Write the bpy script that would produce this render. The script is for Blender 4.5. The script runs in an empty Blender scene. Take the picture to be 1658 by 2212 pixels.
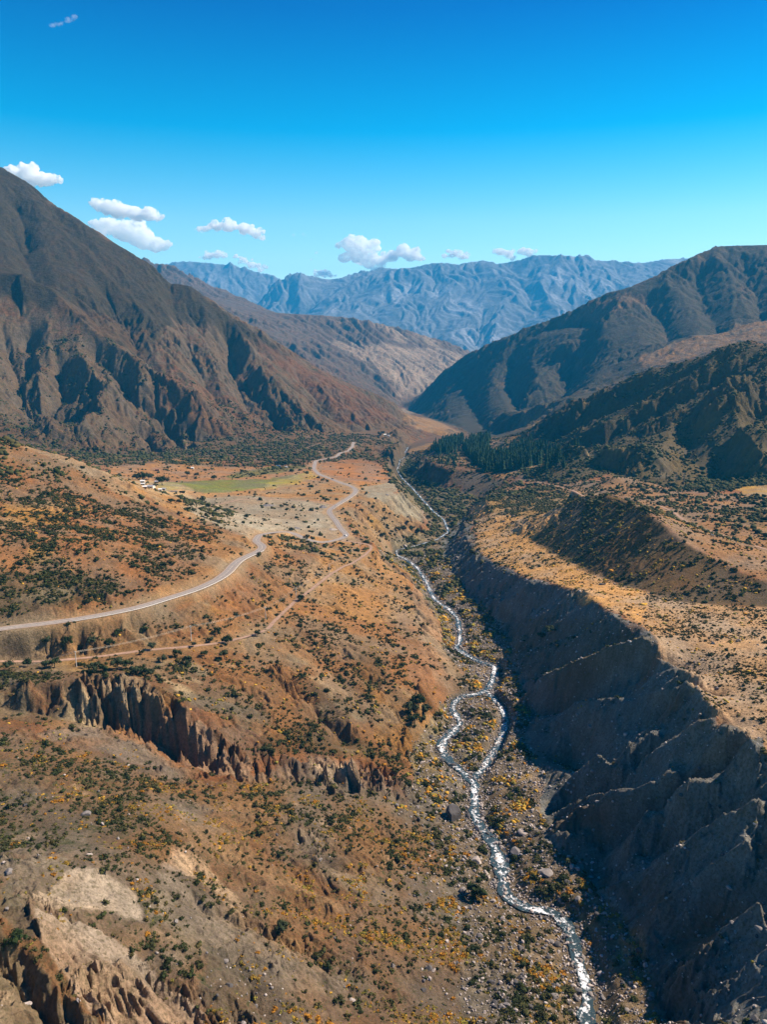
import bpy, math, random, time
import numpy as np
T0 = time.time()
random.seed(7); RNG = np.random.default_rng(7)
scene = bpy.context.scene
COL = scene.collection

# ------------------------------------------------------------------ camera, sky, sun, exposure
PITCH = math.radians(12.1); FV = 1684.0          # focal length for a picture 1658 x 2212 units
cd = bpy.data.cameras.new('camera'); cam = bpy.data.objects.new('camera', cd); COL.objects.link(cam)
cd.sensor_fit = 'VERTICAL'; cd.sensor_height = 24; cd.lens = 24 * FV / 2212
cd.clip_start = 1; cd.clip_end = 120000
cam.location = (0, 0, 0); cam.rotation_euler = (math.pi/2 - PITCH, 0, 0)
scene.camera = cam
SUN_EL = math.radians(42); SUN_AZ = math.radians(69)     # azimuth clockwise from +Y
scene.view_settings.view_transform = 'Standard'; scene.view_settings.look = 'None'
scene.view_settings.exposure = 1.02; scene.view_settings.gamma = 1
w = bpy.data.worlds.new('World'); scene.world = w; w.use_nodes = True
nt = w.node_tree; nt.nodes.clear()
sky = nt.nodes.new('ShaderNodeTexSky'); sky.sky_type = 'NISHITA'; sky.sun_disc = False
sky.sun_elevation = SUN_EL; sky.sun_rotation = SUN_AZ; sky.altitude = 1500
sky.air_density = 1.0; sky.dust_density = 0.0; sky.ozone_density = 3.0
hs = nt.nodes.new('ShaderNodeHueSaturation'); hs.inputs['Saturation'].default_value = 1.35
hs.inputs['Hue'].default_value = 0.487
bg = nt.nodes.new('ShaderNodeBackground'); bg.inputs['Strength'].default_value = 0.073
wo = nt.nodes.new('ShaderNodeOutputWorld')
tc = nt.nodes.new('ShaderNodeTexCoord'); sz = nt.nodes.new('ShaderNodeSeparateXYZ'); nt.links.new(tc.outputs['Generated'], sz.inputs[0])
rp = nt.nodes.new('ShaderNodeValToRGB'); nt.links.new(sz.outputs[2], rp.inputs[0]); el = rp.color_ramp.elements
el[0].position = 0.0; el[0].color = (1.9, 1.75, 1.35, 1); el[1].position = .62; el[1].color = (.02, .40, .70, 1)
for p_, c_ in ((.10, (2.6, 1.85, 1.3, 1)), (.145, (2.3, 1.7, 1.28, 1)), (.24, (.0, 1.18, 1.2, 1)), (.355, (.0, .54, .90, 1))): e_ = el.new(p_); e_.color = c_
mm = nt.nodes.new('ShaderNodeMix'); mm.data_type = 'RGBA'; mm.blend_type = 'MULTIPLY'; mm.inputs[0].default_value = 1
nt.links.new(sky.outputs[0], hs.inputs['Color']); nt.links.new(hs.outputs[0], mm.inputs[6]); nt.links.new(rp.outputs[0], mm.inputs[7]); nt.links.new(mm.outputs[2], bg.inputs[0]); nt.links.new(bg.outputs[0], wo.inputs[0])
sl = bpy.data.lights.new('sun', 'SUN'); sl.energy = 5.0; sl.angle = math.radians(0.5); sl.color = (1.0, 0.85, 0.68)
so = bpy.data.objects.new('sun', sl); COL.objects.link(so)
SD = np.array([math.sin(SUN_AZ)*math.cos(SUN_EL), math.cos(SUN_AZ)*math.cos(SUN_EL), math.sin(SUN_EL)])
from mathutils import Vector, Matrix
so.rotation_euler = Vector(SD).to_track_quat('Z', 'Y').to_euler()
so.location = (600, 200, 900)
scene.cycles.volume_bounces = 20; scene.cycles.max_bounces = 22; scene.cycles.diffuse_bounces = 2
scene.cycles.use_adaptive_sampling = True

# ------------------------------------------------------------------ helpers
def ray(u, v):
    u = np.asarray(u, float); v = np.asarray(v, float)
    s = (1106 - v) / FV
    return np.stack([(u-829)/FV, math.cos(PITCH)+s*math.sin(PITCH), -math.sin(PITCH)+s*math.cos(PITCH)], -1)
def pt(u, v, w):                       # w > 0: distance north in metres; w < 0: height below the camera
    d = ray(u, v); return d * (w/d[1] if w > 0 else w/d[2])
def tag(o, label=None, cat=None, group=None, kind=None):
    if label: o['label'] = label
    if cat: o['category'] = cat
    if group: o['group'] = group
    if kind: o['kind'] = kind
    return o
def hash2(ix, iy, seed):
    n = (ix.astype(np.int64)*374761393 + iy.astype(np.int64)*668265263 + seed*974711) & 0xffffffff
    n = ((n ^ (n >> 13)) * 1274126177) & 0xffffffff
    n = (n ^ (n >> 16)) & 0xffffffff
    return n.astype(np.float32) / 4294967296.0
def vnoise(x, y, seed=0):
    ix = np.floor(x); iy = np.floor(y); fx = (x-ix).astype(np.float32); fy = (y-iy).astype(np.float32)
    ux = fx*fx*fx*(fx*(fx*6-15)+10); uy = fy*fy*fy*(fy*(fy*6-15)+10)
    def g(dx, dy):
        a = hash2(ix+dx, iy+dy, seed)*6.2831853
        return np.cos(a)*(fx-dx) + np.sin(a)*(fy-dy)
    a = g(0,0); b = g(1,0); c = g(0,1); d = g(1,1)
    return (a + (b-a)*ux + (c-a)*uy + (a-b-c+d)*ux*uy) * 1.5
def fbm(x, y, lam, n=4, seed=0, gain=.5):
    t = 0; a = 1; s = 0
    for i in range(n):
        t = t + a*vnoise(x/lam + 13.7*i, y/lam - 7.1*i, seed+i); s += a; a *= gain; lam /= 2.03
    return t / s
def sstep(a, b, x):
    t = np.clip((x-a)/(b-a), 0, 1); return t*t*(3-2*t)

# ------------------------------------------------------------------ terrain: survey lines
TH = 0.74; R0 = 86.0; RM = 8600.0; R1 = 19500.0
NT, NR = 1060, 2240                      # main sheet
DT = 2*TH/(NT-1); DL = math.log(RM/R0)/(NR-1)
NF = 400                                  # far sheet rows
SDT = DT*2; SDL = DL*2
SNT = NT//2; SNR = int(math.log(R1/R0)/SDL)+2
RIV = [(1275,2260),(1268,2204),(1270,2169),(1268,2123),(1253,2083),(1243,2038),(1233,2008),(1208,1973),(1173,1966),(1132,1956),
 (1102,1938),(1087,1908),(1085,1873),(1077,1843),(1062,1818),(1042,1793),(1027,1763),(1027,1722),(1025,1692),(1002,1667),
 (972,1647),(952,1612),(955,1603),(971,1587),(998,1563),(988,1547),(978,1533),(984,1515),(1002,1503),(1032,1499),(1052,1493),
 (1062,1475),(1068,1455),(1070,1439),(1042,1431),(1020,1421),(1004,1411),(984,1399),(994,1391),(994,1371),(992,1351),(988,1333),
 (972,1317),(951,1303),(937,1292),(922,1257),(902,1226),(877,1208),(857,1199),(857,1189),(902,1178),(947,1165),(970,1148),
 (960,1123),(935,1103),(917,1083),(892,1055),(857,1022),(867,1002),(882,992),(872,982)]
def riv_z(v): return np.interp(v, [985,1050,1120,1200,1300,1400,1500,1650,1800,2000,2230], [-315,-296,-284,-275,-266,-260,-254,-246,-238,-229,-222])
BR = [(1052,1493),(1070,1512),(1085,1528),(1093,1555),(1086,1585),(1075,1605),(1066,1625),(1047,1655),(1028,1682)]
LINES = []
def L(*p): LINES.append([pt(*q) for q in p])
def W(*p): LINES.append([np.array(q, float) for q in p])
LINES.append([pt(u, v, float(riv_z(v))) for u, v in RIV])
L((872,982,-315),(880,960,-322),(925,945,-330),(985,940,-335),(1030,936,-340),(960,913,-365),(890,888,-392),(868,880,-402))
# canyon floor, left foot and right foot
def foot(pts, dz): LINES.append([pt(u, v, float(riv_z(v)+dz)) for u, v in pts])
foot([(1010,2240),(1000,2100),(985,1960),(955,1850),(905,1750),(890,1700),(900,1630),(930,1570),(950,1520),(985,1480),(1010,1455),(985,1425),(958,1395),(962,1350),(935,1310),(905,1262),(880,1228),(850,1212),(835,1198),(862,1176),(905,1158),(938,1142),(935,1120),(912,1098),(880,1065),(845,1030),(842,1012)], 5)
foot([(1470,2240),(1400,2110),(1345,1985),(1262,1900),(1185,1815),(1165,1740),(1180,1690),(1155,1640),(1135,1590),(1150,1545),(1130,1480),(1108,1420),(1108,1385),(1068,1335),(1020,1290),(990,1250),(965,1205),(962,1182),(988,1158),(1000,1125)], 8)
foot([(1000,1125),(1018,1095),(1034,1074),(990,1063),(964,1057),(933,1050),(887,1024),(890,1003)], 7)
# right terrace edge
L((2050,2000,-142),(1900,1830,-150),(1750,1705,-157),(1658,1640,-164),(1605,1582,-166),(1565,1570,-166),(1546,1572,-168),(1549,1545,-168),(1516,1503,-169),(1511,1470,-170),(1470,1440,-171),(1425,1416,-172),(1421,1382,-173),(1385,1352,-176),(1355,1350,-178),(1312,1318,-183),(1270,1280,-191),(1205,1262,-204),(1150,1255,-214),(1118,1240,-222),(1060,1215,-232),(1035,1195,-238),(1012,1160,-246),(1002,1130,-252))
# terrace surface / base of the dark hill
L((1900,1600,-153),(1800,1450,-164),(1658,1400,-172))
L((1658,1312,-179),(1560,1308,-181),(1460,1296,-184),(1400,1280,-188),(1330,1255,-196),(1280,1235,-202),(1210,1200,-212),(1150,1165,-222))
L((1900,1330,-173),(1800,1320,-176),(1658,1312,-179))
L((1900,1275,525),(1800,1268,535),(1658,1256,545),(1590,1230,575),(1500,1184,622),(1430,1130,680),(1375,1088,765),(1310,1067,850),(1250,1070,930),(1180,1110,945),(1130,1120,-222))
L((1120,1160,-228),(1080,1130,-232),(1048,1075,-240))
L((1048,1072,-242),(1100,1048,-243),(1150,1035,-240),(1200,1048,-228),(1250,1062,-215))
L((1658,1190,-186),(1560,1160,-190),(1470,1120,-195),(1420,1090,-198))
L((1320,1030,-196),(1370,1030,-198),(1440,1055,-205),(1500,1052,-207),(1580,1060,-205),(1658,1052,-203))
L((1230,1020,-215),(1320,1020,-208))
# conifer terrace rim + surface
L((900,984,1900),(922,988,1850),(945,1005,1640),(980,1014,1612),(1046,1021,1585),(1097,1034,1490))
L((940,962,-268),(1010,955,-268),(1090,975,-258),(1160,985,-245))
L((1050,990,-256),(1150,1010,-240))
L((935,950,-322),(1000,948,-326),(1060,950,-322))
L((1085,952,-318),(1110,942,-320))
# near right mountain (R1)
L((1150,945,-262),(1160,925,2080),(1200,892,2050),(1240,865,2000),(1330,832,1930),(1400,800,1880),(1500,776,1780),(1560,752,1740),(1620,735,1700),(1658,746,1690),(1800,700,1600),(1950,600,1500))
L((1165,960,1880),(1190,985,1700),(1180,1010,1550))
L((1230,955,1480),(1330,968,1330),(1400,962,1300),(1440,985,1260))
L((1300,1012,-210),(1380,1040,-212),(1470,1058,-209),(1560,1045,-206),(1658,1025,-204),(1900,1020,-195))
L((1160,975,-258),(1220,1000,-232),(1290,1010,-214))
# hidden hollow behind R1
W((600,2300,-230),(900,2450,-150),(1300,2500,-60),(2000,2500,80))
# right far mountain (R2)
L((890,884,4850),(930,832,4800),(960,802,4750),(1010,765,4700),(1050,745,4600),(1140,710,4400),(1210,680,4300),(1280,645,4200),(1330,630,4150),(1380,615,4150),(1430,590,4200),(1470,565,4250),(1510,548,4300),(1550,533,4350),(1600,527,4350),(1658,527,4300),(1900,540,4200))
L((890,888,-394),(935,905,-372),(965,914,-360),(1005,930,-345),(1060,938,-335),(1100,940,-322),(1150,930,-300))
L((1040,935,3000),(1120,890,2900),(1180,872,2800),(1240,855,2700))
W((450,3100,-250),(700,3000,-190),(1100,3000,-60),(1700,3000,90))
# left mountain (L1)
L((-250,230,3000),(0,356,3000),(60,393,2980),(110,438,2950),(180,480,2920),(240,520,2900),(300,555,2880),(340,572,2870),(400,608,2870),(450,645,2870),(500,680,2880),(560,715,2900),(620,755,2930),(680,790,2970),(740,820,3010),(800,848,3060),(850,870,3120),(878,900,3200),(886,914,3100))
L((-300,960,1500),(60,952,1560),(170,980,-225),(300,987,-230),(420,972,-234),(560,958,-238),(680,942,-246),(780,932,-262),(840,925,-280),(886,918,-302))
L((250,950,1780),(450,930,1950),(600,915,2180),(740,890,2550))
W((-500,3700,-200),(-100,3800,-330),(150,4300,-385))
W((-2500,3600,400),(-1500,4200,200),(-700,4800,-150))
# hill above the road
L((-400,860,850),(-150,905,800),(0,945,780),(60,965,780),(150,987,770),(240,1030,760),(290,1065,750),(340,1092,740),(400,1128,730),(480,1142,720),(540,1165,705))
L((-300,1400,-150),(0,1350,-162),(165,1330,-165),(300,1302,-167),(420,1262,-169),(480,1235,-172),(545,1190,-178),(575,1178,-182))
L((-200,1150,-118),(0,1150,-128),(150,1170,-137),(300,1180,-152))
L((-300,1460,-163),(0,1368,-167),(165,1346,-169),(300,1320,-171),(420,1282,-173),(490,1245,-176),(545,1202,-180),(582,1184,-185))
# far left flats
W((-700,1100,-150),(-500,1250,-205))
L((330,1045,-222),(450,1040,-223),(600,1022,-227),(680,1005,-230),(760,965,-242))
L((420,1090,-217),(520,1110,-213),(620,1132,-212),(720,1168,-217),(804,1180,-219))
L((640,1070,-219),(720,1050,-223),(800,1030,-228))
L((560,1165,-196),(620,1160,-208))
L((804,1180,-219),(768,1152,-220),(742,1112,-221),(790,1082,-223),(865,1062,-226),(850,1030,-232),(835,1002,-240),(850,975,-252),(870,958,-268))
L((700,990,-238),(800,950,-252),(860,930,-275))
L((880,900,-350),(910,905,-335),(950,925,-315),(1000,938,-322))
L((900,893,-365),(870,893,-370))
# pole bench, cliff rim and ravine
L((-300,1560,-172),(0,1425,-181),(80,1432,-182),(200,1420,-184),(330,1402,-187),(480,1390,-192),(560,1368,-196),(590,1338,-199),(640,1295,-204),(700,1252,-209),(745,1222,-213),(800,1185,-218))
L((-200,1520,-172),(0,1455,-177),(60,1478,-176),(180,1465,-177),(300,1474,-178),(345,1495,-181),(400,1540,-187),(450,1592,-196),(500,1622,-202),(560,1634,-205),(640,1630,-208),(700,1638,-211),(790,1645,-217),(830,1672,-223),(880,1702,-234))
L((-200,1580,-178),(0,1530,-186),(150,1556,-193),(250,1562,-197),(330,1602,-204),(400,1645,-210),(470,1668,-215),(540,1684,-219),(640,1684,-224),(700,1690,-227),(800,1698,-233),(885,1715,-238))
L((600,1440,-203),(700,1500,-214),(760,1560,-218))
L((870,1240,-232),(888,1290,-240),(905,1350,-238),(925,1420,-236),(900,1500,-230),(870,1600,-231))
L((700,1340,-209),(800,1420,-220),(840,1500,-224))
# near hill
L((-200,1650,-165),(0,1640,-176),(120,1600,-184),(230,1590,-190),(330,1655,-200),(430,1690,-209))
L((0,1740,-168),(150,1730,-174),(330,1740,-181),(400,1780,-185),(430,1800,-186),(560,1800,-198),(760,1790,-216))
L((0,1850,-152),(90,1870,-155),(180,1878,-160),(290,1855,-168),(400,1820,-180),(480,1900,-187),(620,1980,-199),(800,2080,-211))
L((-100,2000,-138),(60,1930,-152),(100,2010,-152),(200,2100,-158),(330,2212,-164))
L((180,2000,-163),(300,2050,-170),(450,2120,-180),(560,2180,-187))
L((-200,2212,-138),(0,2212,-146),(150,2240,-152))
L((700,2212,-200),(850,2180,-214),(960,2150,-220))
W((-60,60,-145),(40,60,-205),(100,60,-214),(150,90,-185),(215,110,-150))
# right wall spurs (crest lines running down from the terrace edge)
L((1546,1572,-168),(1480,1592,-178),(1400,1612,-190),(1335,1640,-202),(1290,1652,-212),(1240,1690,-226))
L((1511,1488,-171),(1420,1500,-184),(1330,1520,-200),(1240,1550,-222),(1180,1575,-236))
L((1421,1398,-174),(1330,1425,-190),(1240,1460,-212),(1170,1490,-234))
L((1658,1655,-165),(1560,1690,-176),(1480,1740,-190),(1430,1772,-199),(1360,1840,-212),(1330,1890,-222))
L((1270,1282,-192),(1200,1330,-215),(1140,1370,-240))
L((1600,1600,-168),(1480,1650,-180),(1380,1680,-190),(1310,1720,-203),(1230,1760,-222),(1195,1790,-232))
# hollows between spurs
L((1545,1525,-180),(1440,1560,-196),(1330,1600,-210),(1230,1625,-232),(1190,1650,-239))
L((1560,1620,-182),(1430,1665,-202),(1300,1700,-218),(1200,1735,-233))
L((1500,1470,-182),(1380,1480,-198),(1260,1500,-218),(1170,1530,-238))
L((1640,1680,-182),(1540,1740,-198),(1440,1800,-212),(1300,1850,-228))
L((1750,1900,-170),(1650,1950,-188),(1560,2000,-202),(1450,2060,-217))
# middle distance, left side (M1)
L((300,545,7200),(380,578,7200),(440,612,7100),(520,641,7000),(570,665,6900),(580,680,6600))
L((420,640,5600),(520,672,6000),(600,676,6300),(700,681,6400),(760,686,6500),(850,706,6700),(960,736,7000),(1012,757,7300),(1040,790,7600))
L((868,878,5300),(900,858,5500),(945,820,5900),(985,780,6500))
L((700,850,4700),(780,860,4750),(850,874,4900))
L((640,775,5200),(760,780,5500),(880,790,5900))
W((-1500,9000,-300),(0,9300,-450),(1500,9000,-450),(4000,9000,-300))
W((1000,6800,-420),(1500,7500,-430),(3000,7000,100))
# far ranges
L((640,706,14000),(700,656,14300),(740,636,14500),(800,605,14800),(850,581,15000),(900,576,15000),(945,567,15100),(1000,572,15000),(1040,561,15200),(1075,570,15200),(1130,560,15000),(1165,545,14800),(1230,548,14800),(1290,559,15200),(1380,571,15600),(1440,563,16000),(1480,558,16500),(1750,560,17000))
L((500,700,14400),(560,655,14600),(600,608,14900),(640,589,15100),(690,600,15300),(740,603,15500),(790,587,15900),(830,575,16300),(900,590,16600))
L((200,560,16600),(360,571,16700),(390,559,16800),(450,568,16900),(500,564,17000),(540,578,17000),(600,604,17000),(680,620,17000))
L((520,690,11500),(560,668,12500),(600,700,12000))
W((-7000,11000,200),(-3000,12000,0),(500,11500,-300),(3500,11500,-300),(8000,12000,100))
W((-5500,14500,300),(-3500,14700,100),(-2300,15700,500),(500,17800,700),(5000,18500,700))
W((-9000,16500,700),(0,19300,500),(9000,17000,800))

def solve():
    acc = np.zeros((SNR, SNT)); cnt = np.zeros((SNR, SNT))
    for ln in LINES:
        A = np.array(ln)
        for a, b in zip(A[:-1], A[1:]):
            ra = math.hypot(a[0], a[1]); rb = math.hypot(b[0], b[1])
            n = int(max(2, 1.6*max(abs(math.log(ra/rb))/SDL, abs(math.atan2(a[0],a[1])-math.atan2(b[0],b[1]))/SDT)))
            t = np.linspace(0, 1, n+1)[:, None]; p = a+(b-a)*t
            r = np.hypot(p[:,0], p[:,1]); th = np.arctan2(p[:,0], p[:,1])
            i = np.rint(np.log(r/R0)/SDL).astype(int); j = np.rint((th+TH)/SDT).astype(int)
            k = (i >= 0) & (i < SNR) & (j >= 0) & (j < SNT)
            np.add.at(acc, (i[k], j[k]), p[k, 2]); np.add.at(cnt, (i[k], j[k]), 1)
    lev = [(acc, cnt)]
    while min(lev[-1][0].shape) > 24:
        a, c = lev[-1]; n0 = (a.shape[0]+1)//2; n1 = (a.shape[1]+1)//2
        A2 = np.zeros((n0*2, n1*2)); C2 = np.zeros((n0*2, n1*2)); A2[:a.shape[0], :a.shape[1]] = np.where(c > 0, a/np.maximum(c,1), 0); C2[:a.shape[0], :a.shape[1]] = c > 0
        lev.append((A2.reshape(n0,2,n1,2).sum((1,3)), C2.reshape(n0,2,n1,2).sum((1,3))))
    h = None
    for a, c in reversed(lev):
        fix = c > 0; val = np.where(fix, a/np.maximum(c, 1), 0)
        if h is None: h = np.full(a.shape, val[fix].mean())
        else:
            i = np.clip((np.arange(a.shape[0])-.5)/2, 0, h.shape[0]-1); j = np.clip((np.arange(a.shape[1])-.5)/2, 0, h.shape[1]-1)
            i0 = np.minimum(i.astype(int), h.shape[0]-2); j0 = np.minimum(j.astype(int), h.shape[1]-2); fi = (i-i0)[:,None]; fj = (j-j0)[None]
            h = h[i0][:,j0]*(1-fi)*(1-fj)+h[i0+1][:,j0]*fi*(1-fj)+h[i0][:,j0+1]*(1-fi)*fj+h[i0+1][:,j0+1]*fi*fj
        h[fix] = val[fix]
        wi = (SDT/SDL)**2
        ii, jj = np.indices(a.shape); red = (ii+jj) % 2 == 0
        for it in range(90 if h.size > 2e5 else 260):
            for col in (red, ~red):
                p = np.pad(h, 1, mode='edge')
                n = ((p[:-2,1:-1]+p[2:,1:-1])*wi + p[1:-1,:-2]+p[1:-1,2:])/(2*wi+2)
                m = col & ~fix
                h[m] += 1.7*(n[m]-h[m])
    # soften creases
    for it in range(2):
        p = np.pad(h, 1, mode='edge'); h = (p[:-2,1:-1]+p[2:,1:-1]+p[1:-1,:-2]+p[1:-1,2:]+2*h)/6
    return h
HS = solve()
print('solve', round(time.time()-T0, 1))
def bil(G, th, l, dth, dl):
    j = np.clip((th+TH)/dth, 0, G.shape[1]-1.001); i = np.clip((l-math.log(R0))/dl, 0, G.shape[0]-1.001)
    i0 = i.astype(np.int32); j0 = j.astype(np.int32); fi = i-i0; fj = j-j0
    return G[i0,j0]*(1-fi)*(1-fj)+G[i0+1,j0]*fi*(1-fj)+G[i0,j0+1]*(1-fi)*fj+G[i0+1,j0+1]*fi*fj
th = np.linspace(-TH, TH, NT); lr = math.log(R0)+np.arange(NR)*DL
THG, LRG = np.meshgrid(th, lr); RG = np.exp(LRG); X = RG*np.sin(THG); Y = RG*np.cos(THG)
H = bil(HS, THG, LRG, SDT, SDL)
def hgt(x, y):                          # ground height of the main sheet at a place
    x = np.asarray(x, float); y = np.asarray(y, float)
    return bil(H, np.arctan2(x, y), np.log(np.hypot(x, y)), DT, DL)
def cast(uv):                           # where the sight line of a survey mark meets the ground
    uv = np.atleast_2d(np.array(uv, float)); d = ray(uv[:,0], uv[:,1]); dh = np.hypot(d[:,0], d[:,1])
    ls = lr[None]; R = np.exp(ls); z = d[:,2:3]/dh[:,None]*R; tt = np.arctan2(d[:,0], d[:,1])[:,None]+0*ls
    g = bil(H, tt, ls+0*tt, DT, DL); below = z < g
    k = np.where(below.any(1), below.argmax(1), NR-1)
    r = R[0, k]; k0 = np.maximum(k-1, 0); q = np.arange(len(k))
    d0 = z[q,k0]-g[q,k0]; d1 = z[q,k]-g[q,k]; f = np.clip(d0/np.where(abs(d0-d1) < 1e-9, 1, d0-d1), 0, 1); r = R[0,k0]+(r-R[0,k0])*f
    x = r*d[:,0]/dh; y = r*d[:,1]/dh
    return np.stack([x, y, hgt(x, y)], -1)
def dist_line(P, idx=None, xs=None, ys=None):
    x = X.ravel()[idx] if xs is None else xs; y = Y.ravel()[idx] if ys is None else ys
    best = np.full(x.shape, 1e9); zz = np.zeros(x.shape); ss = np.zeros(x.shape); sgn = np.zeros(x.shape); acc = 0
    for a, b in zip(P[:-1], P[1:]):
        d = b[:2]-a[:2]; L2 = max(d@d, 1e-9); t = np.clip(((x-a[0])*d[0]+(y-a[1])*d[1])/L2, 0, 1)
        dx = x-a[0]-t*d[0]; dy = y-a[1]-t*d[1]; dd = np.hypot(dx, dy); m = dd < best
        best[m] = dd[m]; zz[m] = (a[2]+t*(b[2]-a[2]))[m]; ss[m] = (acc+t*math.sqrt(L2))[m]; sgn[m] = np.sign(d[0]*dy-d[1]*dx)[m]; acc += math.sqrt(L2)
    return best, zz, ss, sgn
def near_idx(P, wd):
    m = (X > P[:,0].min()-wd) & (X < P[:,0].max()+wd) & (Y > P[:,1].min()-wd) & (Y < P[:,1].max()+wd)
    return np.flatnonzero(m)
def carve(uv, amp, width):
    P = cast(uv); idx = near_idx(P, width)
    d, z, s, g = dist_line(P, idx); Ltot = s.max() if len(s) else 1
    k = np.clip(1-d/width, 0, 1)**1.3 * np.clip(s/(.12*Ltot+1e-6), .15, 1)
    H.ravel()[idx] -= amp*k
# ravines and ridges of the mountains (survey marks; width and depth in metres)
for c in [
 # left mountain: dark ravines
 ([(490,690),(500,760),(530,830),(560,880)],75,80),([(540,760),(565,830),(590,880),(600,920)],45,60),
 ([(400,640),(440,700),(470,760),(500,800)],40,70),([(330,560),(370,640),(400,700),(430,780),(470,850)],38,80),
 ([(0,690),(30,760),(50,830),(90,900)],60,90),([(120,760),(130,820),(110,880),(150,930)],55,80),([(60,700),(70,760),(60,820)],45,50),
 ([(30,420),(50,470),(60,520)],30,50),([(20,470),(60,560),(90,640)],26,60),
 ([(220,600),(260,680),(300,740),(330,800)],30,70),([(640,800),(680,850),(720,900)],30,50),([(300,910),(320,940),(330,970)],28,35),
 ([(350,900),(370,930),(400,965)],30,32),([(600,850),(640,900),(680,930)],26,40),([(200,760),(260,840),(330,900),(420,940)],26,60),
 ([(210,770),(190,860),(200,930)],22,60),
 # spurs
 ([(0,640),(40,630),(110,668),(180,735),(240,790),(330,850),(420,905)],-62,130),
 ([(60,760),(90,820),(90,900),(110,950)],-38,55),([(150,770),(190,830),(230,890),(180,975)],-55,75),
 ([(515,720),(545,800),(580,880)],-30,40),([(560,800),(600,850),(660,925)],-35,70),
 # near right mountain
 ([(1620,740),(1500,830),(1400,880),(1310,940),(1250,960)],-22,60),([(1640,800),(1560,840),(1500,880),(1400,930)],24,50),
 ([(1658,760),(1560,820),(1450,870),(1330,940)],14,40),([(1640,850),(1570,880),(1600,950),(1650,1000)],-45,90),
 ([(1560,900),(1500,930),(1450,1000)],20,50),([(1500,800),(1400,845),(1300,890),(1230,930)],22,45),([(1440,800),(1340,850),(1240,900)],-14,45),
 ([(1380,870),(1340,920),(1300,950)],18,40),
 ([(1658,860),(1600,900),(1560,960),(1540,1010)],30,70),
 # far right mountain
 ([(1600,762),(1480,815),(1360,865),(1240,915)],-9,26),([(1640,775),(1520,835),(1400,885),(1290,935)],-10,26),([(1650,800),(1560,850),(1470,895),(1400,930)],-10,24),([(1650,830),(1590,868),(1530,900)],-8,24),
 ([(1540,770),(1420,812),(1300,858),(1200,905)],-8,26),([(1480,790),(1380,828),(1270,868)],8,24),([(1620,790),(1500,850),(1380,900)],9,22),([(1590,940),(1630,980),(1658,1010)],-16,40),([(1480,900),(1440,940),(1400,955)],-8,24),
 ([(1250,740),(1230,800),(1180,860)],90,160),([(1500,560),(1520,620),(1560,700)],55,150),([(1400,620),(1440,680),(1450,720)],60,130),
 ([(1010,790),(1020,860),(1060,920)],40,120),([(1350,640),(1320,700),(1290,760),(1230,770)],-50,150),([(1600,540),(1640,620),(1650,680)],50,110),
 ([(1120,740),(1100,810),(1130,880)],50,110),([(1130,735),(1180,700),(1300,680)],30,120),
 # right wall: spurs and hollows
 ([(1546,1575),(1480,1592),(1400,1612),(1335,1640),(1290,1652)],-13,15),([(1511,1492),(1420,1500),(1330,1520),(1240,1550)],-10,15),
 ([(1421,1402),(1330,1425),(1240,1460),(1170,1490)],-10,16),([(1655,1660),(1560,1692),(1480,1742),(1430,1774),(1360,1842)],-13,14),
 ([(1530,1530),(1440,1556),(1340,1596),(1240,1622)],12,15),([(1560,1625),(1430,1662),(1310,1696),(1220,1732)],11,14),([(1490,1475),(1380,1476),(1260,1500),(1180,1526)],10,14),
 ([(1640,1700),(1540,1745),(1440,1800),(1320,1846)],11,14),([(1380,1370),(1290,1400),(1190,1430)],6,15),([(1300,1330),(1220,1365),(1150,1390)],5,14),([(1250,1290),(1190,1330),(1140,1355)],-5,14),
 ([(1640,1850),(1560,1900),(1480,1960),(1420,2010)],-10,13),([(1658,1990),(1560,2060),(1500,2120)],-10,12),([(1658,1760),(1560,1810),(1460,1880)],-9,12),([(1160,1262),(1110,1300),(1070,1310)],-5,12),([(1200,1275),(1150,1310),(1110,1345)],6,12),
 ([(1120,1250),(1080,1275),(1040,1280)],5,12),([(1035,1200),(1010,1225),(995,1240)],-4,12),
 # hillside gullies towards the river
 ([(600,1440),(640,1480),(690,1530),(740,1585)],7,13),([(790,1450),(840,1500),(880,1560)],4,14),([(620,1350),(700,1420),(760,1500)],3.5,16),
 ([(160,1372),(170,1385),(190,1412)],4,8),
 # foreground
 ([(180,2110),(230,2150),(300,2230)],9,9),([(150,2120),(190,2170),(230,2230)],-4,7),([(300,2070),(360,2130),(430,2230)],6,9),([(40,1950),(90,2040),(150,2110),(230,2200)],-3,8),
 ([(480,2040),(540,2100),(560,2180)],5,9),([(0,2100),(60,2200)],3,12),
 ([(690,1680),(715,1700)],-6,7),([(750,1650),(775,1700)],-7,7),([(800,1660),(830,1705)],-6,7),
 ]: carve(*c)
for k in range(17):                      # fins of the eroded cliff
    t = k/16; u0 = 180+t*330; v0 = np.interp(u0, [180,300,345,400,450,510], [1468,1476,1500,1545,1596,1628]); u1 = u0+18+22*math.sin(k*1.7); v1 = np.interp(u1, [200,330,400,470,540], [1555,1600,1645,1668,1684])
    carve([(u0,v0-12), ((u0+u1)/2+4, (v0+v1)/2), (u1,v1)], 5.5+2.8*math.sin(k*2.3), 4.6)
for k in range(11):                      # pale fins at the lower left
    u0 = 150+k*34; v0 = 2072+k*7+9*math.sin(k*2.1); carve([(u0,v0),(u0+26,v0+60),(u0+70,v0+125),(u0+105,v0+190)], 2.4+1.1*math.sin(k*1.9), 4.0)
for k in range(6):
    u0 = 340+k*60; v0 = 1905+k*24; carve([(u0,v0),(u0+50,v0+35),(u0+120,v0+70)], 2.2, 4.5)
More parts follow.
